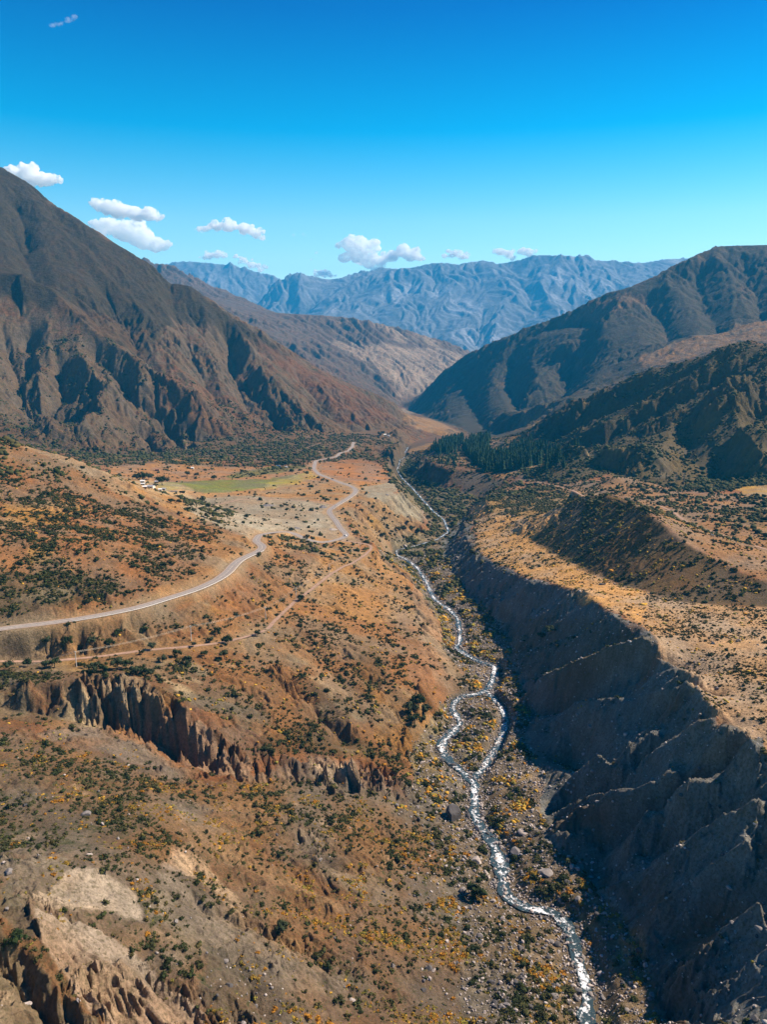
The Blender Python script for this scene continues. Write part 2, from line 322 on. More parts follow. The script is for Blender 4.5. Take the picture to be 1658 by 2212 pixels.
for k in range(5):
    u0 = -20+k*30; v0 = 2010+k*34; carve([(u0,v0),(u0+20,v0+50),(u0+60,v0+120)], 2.4, 5)
for k in range(7):
    u0 = 545+k*21; carve([(u0,1636),(u0+12,1682)], 3.6+1.2*math.sin(k*2.), 4)
for k in range(7):
    u0 = 690+k*24; carve([(u0,1642+max(0,k-4)*8),(u0+22,1695)], 5.5, 5)
print('carve', round(time.time()-T0, 1))

def grad(Hh, R, dt, dl):
    gt = np.gradient(Hh, axis=1)/dt/R; gr = np.gradient(Hh, axis=0)/dl/R
    return gt, gr
def slope_xy(Hh, TG, R, dt, dl):
    gt, gr = grad(Hh, R, dt, dl); c = np.cos(TG); s = np.sin(TG)
    return gr*s+gt*c, gr*c-gt*s
def blur(A, n):
    for _ in range(n):
        p = np.pad(A, 1, mode='edge'); A = (p[:-2,1:-1]+p[2:,1:-1]+p[1:-1,:-2]+p[1:-1,2:]+p[1:-1,1:-1]*4)/8
    return A
def erode(x, y, gx, gy, lam, octs, amp, k=1.0, seed=1):
    # gullies that run down the slope and branch octave by octave
    wx = fbm(x, y, lam*1.3, 3, seed+90)*lam*.55; wy = fbm(x, y, lam*1.3, 3, seed+95)*lam*.55
    x = (x+wx).astype(np.float32); y = (y+wy).astype(np.float32)
    out = np.zeros(x.shape, np.float32); hx = np.zeros_like(out); hy = np.zeros_like(out)
    sl = np.hypot(gx, gy); nx = (gx/(sl+.05)).astype(np.float32); ny = (gy/(sl+.05)).astype(np.float32)
    f = 1/lam; a = 1.0
    for o in range(octs):
        px = x*f; py = y*f; ix = np.floor(px); iy = np.floor(py); fx = px-ix; fy = py-iy
        ex = nx+hx*.9; ey = ny+hy*.9; m = np.sqrt(ex*ex+ey*ey)+1e-3; m = np.maximum(m, .7)
        dx = ey/m*k; dy = -ex/m*k
        va = 0; vx = 0; vy = 0; wt = 0
        for i in range(-1, 2):
            for j in range(-1, 2):
                h1 = hash2(ix+i, iy+j, seed+o*17)-.5; h2 = hash2(ix+i, iy+j, seed+o*17+5)-.5
                qx = fx-i-.5-h1; qy = fy-j-.5-h2; d2 = qx*qx+qy*qy; wgt = np.maximum(0, 1-d2/2.0)**3
                ph = (qx*dx+qy*dy)*6.2831853; c = np.cos(ph); s = np.sin(ph)
                va = va+c*wgt; vx = vx-s*dx*wgt; vy = vy-s*dy*wgt; wt = wt+wgt
        va = va/wt; vx = vx/wt; vy = vy/wt
        out += a*va; hx += vx*a*2.2; hy += vy*a*2.2
        a *= .52; f *= 2.07; x, y = x*.96-y*.28, y*.96+x*.28; hx, hy = hx*.96-hy*.28, hy*.96+hx*.28; nx, ny = nx*.96-ny*.28, ny*.96+nx*.28
    return out*amp
SL0x, SL0y = slope_xy(blur(H, 6), THG, RG, DT, DL); SL0 = np.hypot(SL0x, SL0y)
# broad undulation first
mt = sstep(1350, 2000, RG+200*fbm(X, Y, 500, 2, 3)) * sstep(.12, .35, blur(SL0, 10))
H += 13*mt*fbm(X, Y, 420, 5, 11)
nearm = 1-sstep(1000, 2000, RG)
RVP = np.array(LINES[0])
dr_, _, _, _ = dist_line(RVP, xs=X[::4, ::4].ravel(), ys=Y[::4, ::4].ravel())
DRIV = np.repeat(np.repeat(dr_.reshape(X[::4, ::4].shape), 4, 0), 4, 1)[:NR, :NT]; DRIV = blur(DRIV, 4)
farf = sstep(6, 30, DRIV)
H += (1.6*fbm(X, Y, 60, 4, 21)+.35*fbm(X, Y, 9, 3, 25))*nearm*(.3+.7*farf)
gx, gy = slope_xy(blur(H, 8), THG, RG, DT, DL); sl = np.hypot(gx, gy)
idx = np.flatnonzero(mt > .01)
e = erode(X.ravel()[idx], Y.ravel()[idx], gx.ravel()[idx], gy.ravel()[idx], 170., 5, 1., 1.35)
upm = 1-.62*sstep(60, 200, H.ravel()[idx])*(X.ravel()[idx] < 0)*(RG.ravel()[idx] < 4200)
upm = upm*np.clip(.55+1.3*(fbm(X.ravel()[idx], Y.ravel()[idx], 380, 2, 77)+.25), .3, 1.5)
upm = upm*(1+1.1*sstep(4600, 5400, RG.ravel()[idx])*(X.ravel()[idx] < 1500))
H.ravel()[idx] += e*np.clip(sl.ravel()[idx], 0, .8)*17*upm*mt.ravel()[idx]*sstep(1300, 3000, RG.ravel()[idx]+500)
gx, gy = slope_xy(blur(H, 5), THG, RG, DT, DL); sl = np.hypot(gx, gy)
nm = (1-sstep(1200, 1900, RG))*sstep(.3, .7, sl)*farf
idx = np.flatnonzero(nm > .01)
e = erode(X.ravel()[idx], Y.ravel()[idx], gx.ravel()[idx], gy.ravel()[idx], 30., 5, 1., 1.35, 33)
rw = 1.25*sstep(0, 1, (X-(70+.04*Y))/30).ravel()[idx]*(RG.ravel()[idx] < 900)
lw = (1-sstep(210, 330, RG.ravel()[idx]))*(X.ravel()[idx] < 20)
e = e*(1-.55*rw)*(1-.6*lw)*(.55+.9*np.clip(fbm(X.ravel()[idx], Y.ravel()[idx], 70, 2, 5)+.4, 0, 1))
H.ravel()[idx] += e*np.clip(sl.ravel()[idx], 0, 1.1)*5.0*nm.ravel()[idx]
print('erode', round(time.time()-T0, 1))

idx = np.flatnonzero((mt > .3) & (RG < 5200)); gx, gy = slope_xy(blur(H, 4), THG, RG, DT, DL); sl = np.hypot(gx, gy)
e = erode(X.ravel()[idx], Y.ravel()[idx], gx.ravel()[idx], gy.ravel()[idx], 58., 3, 1., 1.35, 55)
H.ravel()[idx] += e*np.clip(sl.ravel()[idx], 0, .8)*8.5*np.clip(.4+1.5*(fbm(X.ravel()[idx], Y.ravel()[idx], 230, 3, 78)+.2), .15, 1.6)*np.where((H.ravel()[idx] > 80) & (X.ravel()[idx] < 0), .45, 1)
gx, gy = slope_xy(blur(H, 8), THG, RG, DT, DL); sl = np.hypot(gx, gy); lm = (RG < 1000)*(X < 40+.12*Y)*sstep(.10, .28, sl)*farf*(1-sstep(700, 1000, RG))
idx = np.flatnonzero(lm > .02); e = erode(X.ravel()[idx], Y.ravel()[idx], gx.ravel()[idx], gy.ravel()[idx], 17., 4, 1., 1.3, 61)
H.ravel()[idx] += e*1.25*lm.ravel()[idx]*np.clip(.25+2.4*(fbm(X.ravel()[idx], Y.ravel()[idx], 55, 3, 80)+.08), .08, 1.8)
idx = np.flatnonzero((RG < 1100) & (X > 40+.05*Y) & (SL0 > .35) & (farf > .05)); gx, gy = slope_xy(blur(H, 5), THG, RG, DT, DL); sl = np.hypot(gx, gy)
e = erode(X.ravel()[idx], Y.ravel()[idx], gx.ravel()[idx], gy.ravel()[idx], 9.5, 3, 1., 1.3, 66)
H.ravel()[idx] += e*np.clip(sl.ravel()[idx]-.2, 0, .8)*2.3*farf.ravel()[idx]*np.clip(.3+2.2*(fbm(X.ravel()[idx], Y.ravel()[idx], 34, 3, 79)+.05), .05, 1.7)
# far sheet
lrF = np.linspace(math.log(RM)-.012, math.log(R1), NF); DLF = lrF[1]-lrF[0]
TF, LF = np.meshgrid(th, lrF); RF = np.exp(LF); XF = RF*np.sin(TF); YF = RF*np.cos(TF)
HF = bil(HS, TF, LF, SDT, SDL)
HF += 70*fbm(XF, YF, 2200, 4, 41)
gx, gy = slope_xy(blur(HF, 3), TF, RF, DT, DLF); slf = np.hypot(gx, gy)
HF += erode(XF.ravel(), YF.ravel(), gx.ravel(), gy.ravel(), 900., 5, 1., 1.35, 71).reshape(XF.shape)*np.clip(slf, 0, .6)*120
HF[0:4] = np.minimum(HF[0:4], bil(H, TF[0:4], LF[0:4], DT, DL)-5)

def sheet(name, Xa, Ya, Za, colr, mat, faces_mask=None):
    nr, nc = Xa.shape
    co = np.stack([Xa, Ya, Za], -1).reshape(-1, 3).astype(np.float32)
    i = np.arange(nr-1)[:,None]*nc+np.arange(nc-1)[None]
    q = np.stack([i, i+1, i+nc+1, i+nc], -1).reshape(-1, 4)     # counter-clockwise seen from above?
    if faces_mask is not None: q = q[faces_mask.ravel()]
    if faces_mask is not None:
        used = np.unique(q); remap = np.zeros(len(co), np.int64); remap[used] = np.arange(len(used)); q = remap[q]; co = co[used]; colr = colr.reshape(-1, 4)[used]
    me = bpy.data.meshes.new(name)
    me.vertices.add(len(co)); me.vertices.foreach_set('co', co.ravel())
    me.loops.add(q.size); me.loops.foreach_set('vertex_index', q.ravel().astype(np.int32))
    me.polygons.add(len(q)); me.polygons.foreach_set('loop_start', np.arange(0, q.size, 4, dtype=np.int32))
    me.update(calc_edges=True)
    at = me.color_attributes.new('Col', 'FLOAT_COLOR', 'POINT'); at.data.foreach_set('color', colr.reshape(-1).astype(np.float32))
    me.polygons.foreach_set('use_smooth', np.ones(len(q), bool))
    me.materials.append(mat)
    o = bpy.data.objects.new(name, me); COL.objects.link(o)
    tag(o, kind='structure'); return o

# ------------------------------------------------------------------ river bed and roads cut into the ground
def smooth_path(P, step, it=6):
    P = np.asarray(P, float); d = np.r_[0, np.cumsum(np.hypot(*(np.diff(P[:,:2], axis=0).T)))]
    n = max(3, int(d[-1]/step)); t = np.linspace(0, d[-1], n)
    Q = np.stack([np.interp(t, d, P[:,k]) for k in range(3)], -1)
    for _ in range(it): Q[1:-1] = (Q[:-2]+Q[2:]+2*Q[1:-1])/4
    return Q
def level(P, w0, w1, dz=0.0):           # flatten the ground along a path: full inside w0, none beyond w1
    idx = near_idx(P, w1); d, z, s, g = dist_line(P, idx); k = 1-sstep(w0, w1, d)
    H.ravel()[idx] += (z+dz-H.ravel()[idx])*k
def ribbon(name, P, halfw, dz, mat, ncross=4, wob=0.0, ends=False):
    P = np.asarray(P); T = np.gradient(P[:,:2], axis=0); T /= np.hypot(T[:,0], T[:,1])[:,None]+1e-9; N = np.stack([T[:,1], -T[:,0]], -1)
    hw = np.full(len(P), halfw) if np.isscalar(halfw) else np.asarray(halfw)
    d = np.r_[0, np.cumsum(np.hypot(*(np.diff(P[:,:2], axis=0).T)))]
    V = []; UV = []
    for k in range(ncross+1):
        f = 2*k/ncross-1; off = hw*f
        if abs(f) == 1 and wob: off = off*(1+wob*vnoise(d/9., np.full(len(d), 3.3+5*f), 9)+.5*wob*vnoise(d/2.7, np.full(len(d), 1.3+5*f), 19))
        V.append(np.c_[P[:,0]+N[:,0]*off, P[:,1]+N[:,1]*off, P[:,2]+dz]); UV.append(np.c_[d, np.full(len(d), f)])
    V = np.concatenate(V); UV = np.concatenate(UV); n = len(P)
    F = [(k*n+i, k*n+i+1, (k+1)*n+i+1, (k+1)*n+i) for k in range(ncross) for i in range(n-1)]
    F = [f[::-1] for f in F] if np.cross(np.r_[T[0],0], np.r_[N[0],0])[2] > 0 else F
    me = bpy.data.meshes.new(name); me.from_pydata(V.tolist(), [], F); me.materials.append(mat)
    uv = me.uv_layers.new(name='UVMap'); li = np.zeros(len(me.loops), np.int32); me.loops.foreach_get('vertex_index', li)
    uv.data.foreach_set('uv', UV[li].ravel())
    me.polygons.foreach_set('use_smooth', [True]*len(F))
    o = bpy.data.objects.new(name, me); COL.objects.link(o); tag(o, kind='structure'); return o
# main valley road, side tracks
ROAD_UV = [(-120,1382),(0,1362),(100,1347),(200,1333),(300,1311),(360,1295),(420,1275),(470,1254),(492,1236),(503,1219),(520,1206),(545,1198),(566,1190),(570,1180)]
RA = cast(ROAD_UV)
RB = cast([(552,1166),(560,1157),(578,1151),(605,1149),(624,1150),(642,1156),(656,1164),(676,1169),(700,1172),(722,1169),(738,1165),(748,1160),(750,1155),(744,1150),(736,1142),(728,1128),(718,1116),(711,1107),(712,1101),(722,1094),(738,1085),(754,1075),(766,1066),(770,1060),(766,1054),(754,1048),(734,1042),(717,1035),(690,1025),(678,1013),(682,995),(727,987),(735,978),(752,975),(762,965),(764,955)])
ROAD = smooth_path(np.concatenate([RA, RB]), 4.0, 10)
rz = ROAD[:,2].copy()
for _ in range(60): rz[1:-1] = (rz[:-2]+rz[2:]+rz[1:-1])/3
ROAD[:,2] = rz
TRK = [smooth_path(cast(p), 3.0, 6) for p in [
 [(-60,1432),(0,1428),(90,1430),(200,1420),(330,1403),(400,1398),(480,1388),(540,1374),(575,1362),(595,1340),(610,1325),(640,1297),(680,1268),(715,1240),(745,1222),(760,1218),(790,1198),(804,1184),(800,1176),(770,1172),(738,1168)],
 [(590,1152),(600,1175),(625,1172),(645,1168),(676,1171)],
 [(1097,1036),(1120,1035),(1150,1038),(1185,1045),(1215,1053),(1240,1060),(1262,1072)],
 [(1425,1092),(1455,1105),(1480,1125),(1510,1138),(1560,1155),(1610,1172),(1658,1187),(1720,1205)],
 [(420,1098),(470,1090),(520,1079),(560,1077),(620,1080),(690,1083),(722,1092)],
 [(575,1362),(560,1372),(530,1385),(540,1400),(545,1412)],
 [(687,1025),(700,990),(690,975),(660,968),(700,955),(740,958),(764,958)],
 ]]
level(ROAD, 5.2, 12)
for t in TRK: level(t, 2.4, 5.5)
RIVP = smooth_path([pt(u, v, float(riv_z(v))) for u, v in RIV]+[pt(882,966,-321)], 2.0, 5); BRP = smooth_path([pt(u, v, float(riv_z(v))) for u, v in BR], 2.0, 4)
RIVP[:,2] = hgt(RIVP[:,0], RIVP[:,1]); BRP[:,2] = hgt(BRP[:,0], BRP[:,1])
def settle(P, top, bot):
    z = P[:,2].copy(); d = np.r_[0, np.cumsum(np.hypot(*(np.diff(P[:,:2], axis=0).T)))]
    for _ in range(400): z[1:-1] = (z[:-2]+z[2:]+z[1:-1])/3
    P[:,2] = z; return P
RIVP = settle(RIVP, 0, 0); BRP[:,2] = np.array([RIVP[np.argmin(np.hypot(RIVP[:,0]-p[0], RIVP[:,1]-p[1])), 2] for p in BRP]); BRP = settle(BRP, 0, 0)
fl = (1-sstep(14, 40, DRIV))
H += fl*(1.1*fbm(X, Y, 26, 3, 51)+.45*np.maximum(0, fbm(X, Y, 4.2, 3, 52)))
sd = RIVP; vd = np.hypot(sd[:,0], sd[:,1]); RW = np.interp(vd, [220,300,450,600,900,1300,2200], [2.5,2.6,2.5,2.4,2.0,1.8,1.5])*(1+.45*vnoise(np.arange(len(vd))/9., np.zeros(len(vd)), 4)+.3*vnoise(np.arange(len(vd))/3.5, np.zeros(len(vd))+.5, 44))
BW = 2.1*(1+.3*vnoise(np.arange(len(BRP))/7., np.zeros(len(BRP)), 6))
level(RIVP, 4.5, 11, -0.9); level(BRP, 3.0, 7, -0.8)
print('cut', round(time.time()-T0, 1))

# ------------------------------------------------------------------ ground colours (what the ground is made of, plus the dark hill's shade) and plant densities
def C(*c): return np.array(c, np.float32)
COLR = np.zeros((NR, NT, 4), np.float32)
def mixc(col, m): COLR[..., :3] += (col-COLR[..., :3])*m[..., None]
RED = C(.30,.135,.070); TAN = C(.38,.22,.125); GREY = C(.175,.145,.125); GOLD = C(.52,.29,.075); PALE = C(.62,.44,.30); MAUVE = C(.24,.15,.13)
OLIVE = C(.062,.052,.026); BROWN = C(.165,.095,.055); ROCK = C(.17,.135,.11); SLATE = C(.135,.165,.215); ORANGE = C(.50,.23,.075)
N1 = fbm(X, Y, 90, 5, 101); N2 = fbm(X, Y, 24, 4, 111); N3 = fbm(X, Y, 5, 3, 121); N4 = fbm(X, Y, 1.6, 2, 131)
gx, gy = slope_xy(blur(H, 2), THG, RG, DT, DL); SLP = np.hypot(gx, gy)
CURV = H-blur(H, 14); CURV = CURV/(RG*.012+.3)
WX = X+6*fbm(X, Y, 40, 3, 140)*np.clip(RG/500, 1, 6)+2.*fbm(X, Y, 8, 2, 141); WY = Y+6*fbm(X, Y, 40, 3, 142)*np.clip(RG/500, 1, 6)+2.*fbm(X, Y, 8, 2, 143)
def zone(uv, soft=3):
    P = cast(uv); return zone_xy(P, soft)
def zone_xy(P, soft=3):
    m = (X > P[:,0].min()-40) & (X < P[:,0].max()+40) & (Y > P[:,1].min()-60) & (Y < P[:,1].max()+60)
    i0, i1 = np.flatnonzero(m.any(1))[[0,-1]]; j0, j1 = np.flatnonzero(m.any(0))[[0,-1]]
    i0 = max(i0-soft, 0); j0 = max(j0-soft, 0); i1 = min(i1+soft+1, NR); j1 = min(j1+soft+1, NT)
    x = WX[i0:i1, j0:j1]; y = WY[i0:i1, j0:j1]; ins = np.zeros(x.shape, bool)
    for k in range(len(P)):
        x0, y0 = P[k,:2]; x1, y1 = P[(k+1) % len(P),:2]
        ins ^= ((y0 > y) != (y1 > y)) & (x < (x1-x0)*(y-y0)/((y1-y0) if y1 != y0 else 1e-9)+x0)
    out = np.zeros((NR, NT), np.float32); out[i0:i1, j0:j1] = blur(ins.astype(np.float32), soft); return out
COLR[..., :3] = RED
mixc(TAN, sstep(-.1, .5, N1)*.55)
mixc(C(.20,.135,.10), sstep(.0, .5, fbm(X, Y, 60, 4, 150))*.6)
mixc(GREY, sstep(.1, .6, N2+.6*fbm(X, Y, 130, 2, 151))*.5)
mixc(GOLD*.8, sstep(.15, .5, fbm(X, Y, 35, 4, 152))*.45)
MTN = sstep(1350, 1750, RG+120*N1)
mixc(BROWN, MTN*.85)
mixc(RED*.95, MTN*sstep(-.1, .4, fbm(X, Y, 260, 5, 160))*.75)
mixc(ROCK, MTN*sstep(.55, .95, SLP+.25*N2)*.8)
mixc(C(.22,.17,.14), MTN*sstep(.1, .5, fbm(X+.3*Y, Y, 60, 5, 161))*.35)
DG = np.zeros((NR, NT), np.float32); DY = np.zeros_like(DG); DR = np.zeros_like(DG); BR_ = np.zeros_like(DG)
BR_ += MTN*.32+MTN*.25*sstep(0, .8, -CURV)
DG += .016; DY += .004
def Z(uv, col=None, k=1.0, soft=3, g=None, y=None, r=None, b=None):
    m = zone(uv, soft)
    if col is not None: mixc(C(*col) if not isinstance(col, np.ndarray) else col, m*k*(.72+.28*np.clip(N2*1.5+.6, 0, 1)))
    for A, v in ((DG, g), (DY, y), (DR, r), (BR_, b)):
        if v is not None: A += (v-A)*m
    return m
# left mountain, upper olive face, foot brush, red fans
Z([(-400,180),(0,356),(110,440),(240,522),(345,578),(450,650),(560,722),(620,765),(600,775),(540,735),(440,690),(380,700),(330,745),(240,745),(110,670),(0,640),(-400,640)], OLIVE*.62, .95, 5, b=.1)
Z([(120,640),(260,700),(330,720),(300,770),(200,745),(110,690)], BROWN*1.1, .6, 5)
Z([(560,730),(640,780),(780,850),(880,915),(760,925),(700,870),(620,800),(560,755)], RED*.72, .8, 4, b=.22)
Z([(380,800),(500,850),(640,930),(560,950),(440,930),(330,860)], RED*.75, .55, 4)
Z([(120,960),(300,975),(480,955),(660,945),(700,985),(600,1005),(560,1015),(400,1005),(250,1015),(160,990)], BROWN*1.2, .6, 3, g=.022, b=.3)
Z([(640,930),(780,920),(880,910),(900,960),(860,985),(800,975),(700,965)], C(.22,.14,.075), .6, 3, g=.014, b=.25)
Z([(320,990),(420,985),(470,1005),(400,1015),(340,1010)], GOLD*.75, .7, 2, b=.1)
Z([(470,990),(560,975),(590,985),(585,1010),(520,1020),(450,1015)], RED, .8, 2, g=.02, b=.3)
Z([(100,665),(130,700),(60,880),(20,900),(0,760),(0,690)], ROCK*1.1, .5, 3); Z([(110,760),(200,800),(240,900),(200,960),(150,960),(120,860)], ROCK*.9, .5, 3)
Z([(390,940),(402,945),(412,970),(400,975)], PALE*.8, .8, 1)
# hill above the road
Z([(-200,860),(0,948),(150,990),(290,1068),(400,1130),(560,1175),(490,1240),(300,1310),(0,1360),(-200,1400)], RED*1.0, .6, 3, g=.062, y=.004, b=.24)
Z([(0,950),(150,990),(330,1090),(300,1110),(150,1050),(0,1010)], C(.26,.15,.10), .6, 3, g=.03)
Z([(60,970),(110,975),(330,1095),(300,1085)], C(.36,.28,.24), .6, 2, g=.01)
Z([(-200,1060),(0,1060),(200,1075),(330,1110),(430,1160),(300,1230),(120,1290),(0,1340),(-200,1370)], None, 1, 4, g=.12)
Z([(-100,1240),(120,1230),(260,1260),(200,1300),(0,1340),(-100,1350)], OLIVE, .6, 4, g=.2)
Z([(0,1090),(120,1080),(200,1100),(120,1130),(0,1140)], GOLD*.9, .55, 2); Z([(60,1180),(120,1190),(100,1215),(70,1215)], GOLD, .7, 2)
Z([(480,1150),(560,1178),(500,1230),(420,1270),(300,1305),(200,1325),(300,1290),(420,1240)], TAN*.9, .7, 2, g=.015)
# valley flat: pasture, farm yard, gravel works
Z([(230,1010),(330,1000),(560,1010),(680,1000),(800,1000),(850,1040),(860,1062),(780,1085),(740,1110),(760,1160),(800,1180),(640,1160),(560,1160),(470,1130),(380,1110),(280,1050)], C(.40,.225,.11), .85, 3, g=.002, y=.001, b=.05)
Z([(420,1075),(560,1070),(720,1090),(705,1108),(740,1150),(730,1165),(640,1150),(580,1148),(555,1165),(480,1140),(400,1100)], C(.32,.285,.295), .85, 6, g=.003)
Z([(475,1118),(540,1112),(620,1125),(690,1120),(700,1140),(600,1142),(500,1140)], C(.40,.36,.38), .6, 5)
Z([(600,1078),(720,1092),(700,1108),(640,1100)], C(.36,.32,.33), .5, 4)
Z([(338,1043),(390,1036),(396,1058),(340,1057)], C(.07,.20,.03), .95, 1, g=0)
Z([(392,1040),(500,1036),(580,1036),(600,1030),(660,1022),(650,1038),(545,1058),(440,1066),(400,1058)], C(.13,.21,.045), .85, 2, g=0)
Z([(480,1030),(560,1012),(650,1003),(670,1008),(600,1022),(500,1034)], C(.10,.16,.035), .8, 2, g=.01)
Z([(590,1040),(680,1015),(690,1030),(620,1050),(560,1060)], C(.46,.38,.09), .6, 2)
Z([(690,1000),(780,992),(840,1010),(858,1040),(775,1050),(750,1040),(700,1022)], C(.42,.20,.085), .9, 2, g=.001, y=.002)
Z([(380,1070),(440,1075),(500,1105),(520,1140),(470,1130),(400,1100)], None, 1, 2, g=.03)
Z([(785,1052),(850,1042),(868,1060),(840,1080),(800,1075)], C(.30,.28,.29), .85, 2, g=0)
Z([(280,1040),(340,1036),(420,1060),(330,1066)], C(.48,.34,.23), .7, 2)
Z([(560,1155),(640,1150),(700,1170),(640,1190),(590,1185)], C(.42,.22,.09), .7, 2, g=.03)
# left river bank: scree, yellow scrub
Z([(745,1110),(790,1088),(865,1066),(905,1085),(935,1120),(900,1145),(850,1170),(830,1195),(780,1160)], C(.30,.22,.16), .6, 3, g=.012, y=.03)
Z([(865,1066),(925,1105),(915,1130),(860,1110),(820,1075)], C(.28,.265,.27), .85, 2, g=.001, y=.002)
Z([(800,1110),(870,1145),(850,1165),(800,1140)], GOLD*.6, .6, 2, y=.06)
# slope from the bench to the river
Z([(570,1190),(800,1185),(870,1235),(900,1300),(940,1430),(980,1500),(900,1640),(860,1690),(700,1630),(560,1620),(480,1590),(400,1480),(300,1460),(330,1400),(560,1370)], C(.34,.175,.095), .6, 3, g=.05, y=.014, b=.26)
Z([(700,1180),(800,1190),(870,1240),(900,1330),(800,1350),(700,1310),(650,1280)], C(.42,.235,.115), .75, 3, g=.02, y=.012)
Z([(560,1350),(620,1340),(700,1420),(640,1450),(560,1420),(480,1400)], C(.28,.20,.16), .5, 3, g=.03)
Z([(790,1480),(900,1500),(930,1560),(890,1640),(820,1600)], C(.45,.24,.08), .55, 3, y=.05)
Z([(640,1560),(760,1580),(870,1640),(820,1640),(700,1632),(560,1620),(560,1590)], OLIVE, .5, 3, g=.14)
Z([(760,1420),(820,1400),(840,1470),(800,1500)], OLIVE*1.2, .4, 3, g=.10)
Z([(900,1240),(930,1290),(955,1380),(985,1470),(940,1480),(905,1390),(890,1300)], C(.36,.24,.20), .8, 2, g=.006, y=.006)
Z([(860,1300),(925,1400),(1000,1490),(940,1540),(890,1470),(850,1370)], C(.30,.165,.125), .65, 3, g=.016)
Z([(630,1400),(760,1480),(860,1560),(830,1560),(700,1480)], C(.52,.33,.24), .45, 2)
# bench with poles
Z([(-100,1395),(0,1400),(200,1395),(330,1385),(480,1370),(560,1360),(540,1395),(400,1410),(320,1450),(150,1450),(0,1440),(-100,1450)], C(.36,.215,.13), .8, 3, g=.012)
Z([(120,1425),(200,1430),(260,1445),(180,1450),(100,1445)], GOLD, .6, 2)
Z([(0,1375),(200,1350),(330,1330),(450,1300),(470,1350),(330,1385),(200,1395),(0,1400)], C(.25,.165,.12), .7, 3, g=.05)
Z([(-60,1445),(60,1455),(180,1450),(320,1450),(400,1500),(380,1510),(300,1470),(60,1480),(-60,1480)], None, 1, 2, g=.12)
Z([(300,1465),(400,1535),(470,1600),(540,1640),(540,1690),(470,1672),(330,1605),(250,1560),(190,1480)], C(.42,.29,.235), .9, 1, g=.004, y=.006)
Z([(660,1640),(780,1650),(860,1690),(820,1715),(690,1695)], C(.42,.27,.22), .9, 1, g=.01, y=.02)
Z([(80,1530),(200,1550),(330,1610),(430,1670),(380,1690),(230,1620),(80,1600)], C(.42,.245,.15), .8, 3, g=.02, y=.01)
Z([(-60,1490),(60,1500),(160,1550),(60,1560),(-60,1540)], C(.22,.18,.16), .8, 3, g=.01)
# near hill
Z([(-200,1620),(80,1600),(330,1670),(540,1690),(860,1710),(960,1850),(1010,2212),(400,2260),(-200,2260)], C(.29,.185,.115), .85, 4, g=.05, y=.05, r=.003, b=.34)
Z([(0,1640),(200,1650),(330,1700),(330,1790),(200,1840),(0,1830)], C(.21,.155,.12), .75, 4, g=.075, y=.03, b=.40)
Z([(430,1700),(860,1715),(920,1850),(880,1900),(640,1830),(480,1780)], C(.34,.21,.12), .5, 4, g=.07, y=.07)
Z([(300,1740),(380,1730),(480,1790),(600,1880),(760,1960),(700,1960),(520,1870),(400,1820)], C(.42,.30,.21), .55, 3, b=.05)
Z([(500,1830),(700,1840),(900,1930),(960,2060),(880,2120),(700,2010),(520,1920)], None, 1, 4, g=.06, y=.12)
Z([(330,1870),(400,1900),(560,2000),(700,2060),(600,2090),(420,2010),(330,1960)], C(.42,.285,.175), .8, 3, g=.025, y=.02, b=.05)
Z([(0,1850),(120,1850),(140,1900),(60,1960),(0,1950)], C(.30,.255,.22), .8, 2, g=.01)
Z([(60,1940),(120,1890),(170,1870),(210,1880),(260,1920),(300,1990),(200,1970),(90,1955)], C(.78,.60,.46), .8, 6, g=.004, y=.002, r=0, b=0)
Z([(370,1830),(420,1850),(440,1900),(400,1890),(350,1870)], C(.60,.41,.30), .75, 3, g=0, y=.01, b=0)
Z([(-100,1980),(0,2000),(70,2090),(190,2200),(220,2260),(-100,2260)], C(.27,.24,.205), .85, 3, g=.004, y=.002, b=.05)
Z([(0,1900),(70,1970),(120,2040),(60,2040),(0,1990)], C(.17,.165,.15), .8, 3, g=.004)
Z([(90,1980),(180,1990),(330,2080),(440,2180),(420,2260),(220,2260),(160,2130),(110,2050)], C(.56,.45,.41), .9, 2, g=.004, y=.004, r=0, b=.05)
Z([(180,2100),(260,2090),(330,2130),(300,2200),(220,2190)], C(.40,.31,.24), .5, 2)
Z([(430,2030),(520,2060),(620,2120),(640,2230),(500,2250),(440,2150)], C(.15,.135,.115), .65, 3, g=.01, r=.05)
Z([(520,2070),(700,2090),(760,2130),(700,2160),(600,2140)], C(.42,.28,.17), .7, 3, g=.01)
# canyon floor
FLR = zone([(1010,2280),(1000,2100),(975,1960),(940,1850),(895,1750),(880,1700),(890,1630),(925,1570),(950,1520),(980,1490),(1000,1455),(975,1425),(950,1395),(955,1350),(930,1310),(900,1262),(870,1228),(835,1212),(822,1198),(850,1172),(900,1152),(930,1140),(925,1120),(905,1098),(870,1065),(835,1030),(835,1008),(860,975),(895,975),(905,1003),(950,1050),(1010,1062),(1040,1075),(1025,1100),(1005,1130),(992,1160),(968,1185),(972,1210),(995,1250),(1025,1290),(1075,1335),(1112,1385),(1112,1420),(1140,1480),(1165,1545),(1150,1590),(1165,1640),(1190,1690),(1215,1730),(1180,1750),(1200,1815),(1275,1900),(1355,1985),(1410,2110),(1480,2280)], 2)
mixc(C(.165,.14,.115), FLR*.92); mixc(C(.34,.29,.26), FLR*sstep(.05, .45, N3)*.5)
mixc(C(.38,.27,.09), FLR*sstep(.1, .5, fbm(X, Y, 14, 3, 170))*.5)
DG += (.075*(N2 > -.05)+.015-DG)*FLR; DY += (.24*sstep(-.1, .2, fbm(X, Y, 18, 3, 171))+.02-DY)*FLR; DR += (.22-DR)*FLR
Z([(850,1740),(960,1740),(960,1850),(1000,2000),(1010,2230),(930,2230),(900,1980)], None, 1, 3, g=.05, y=.10, r=.05)
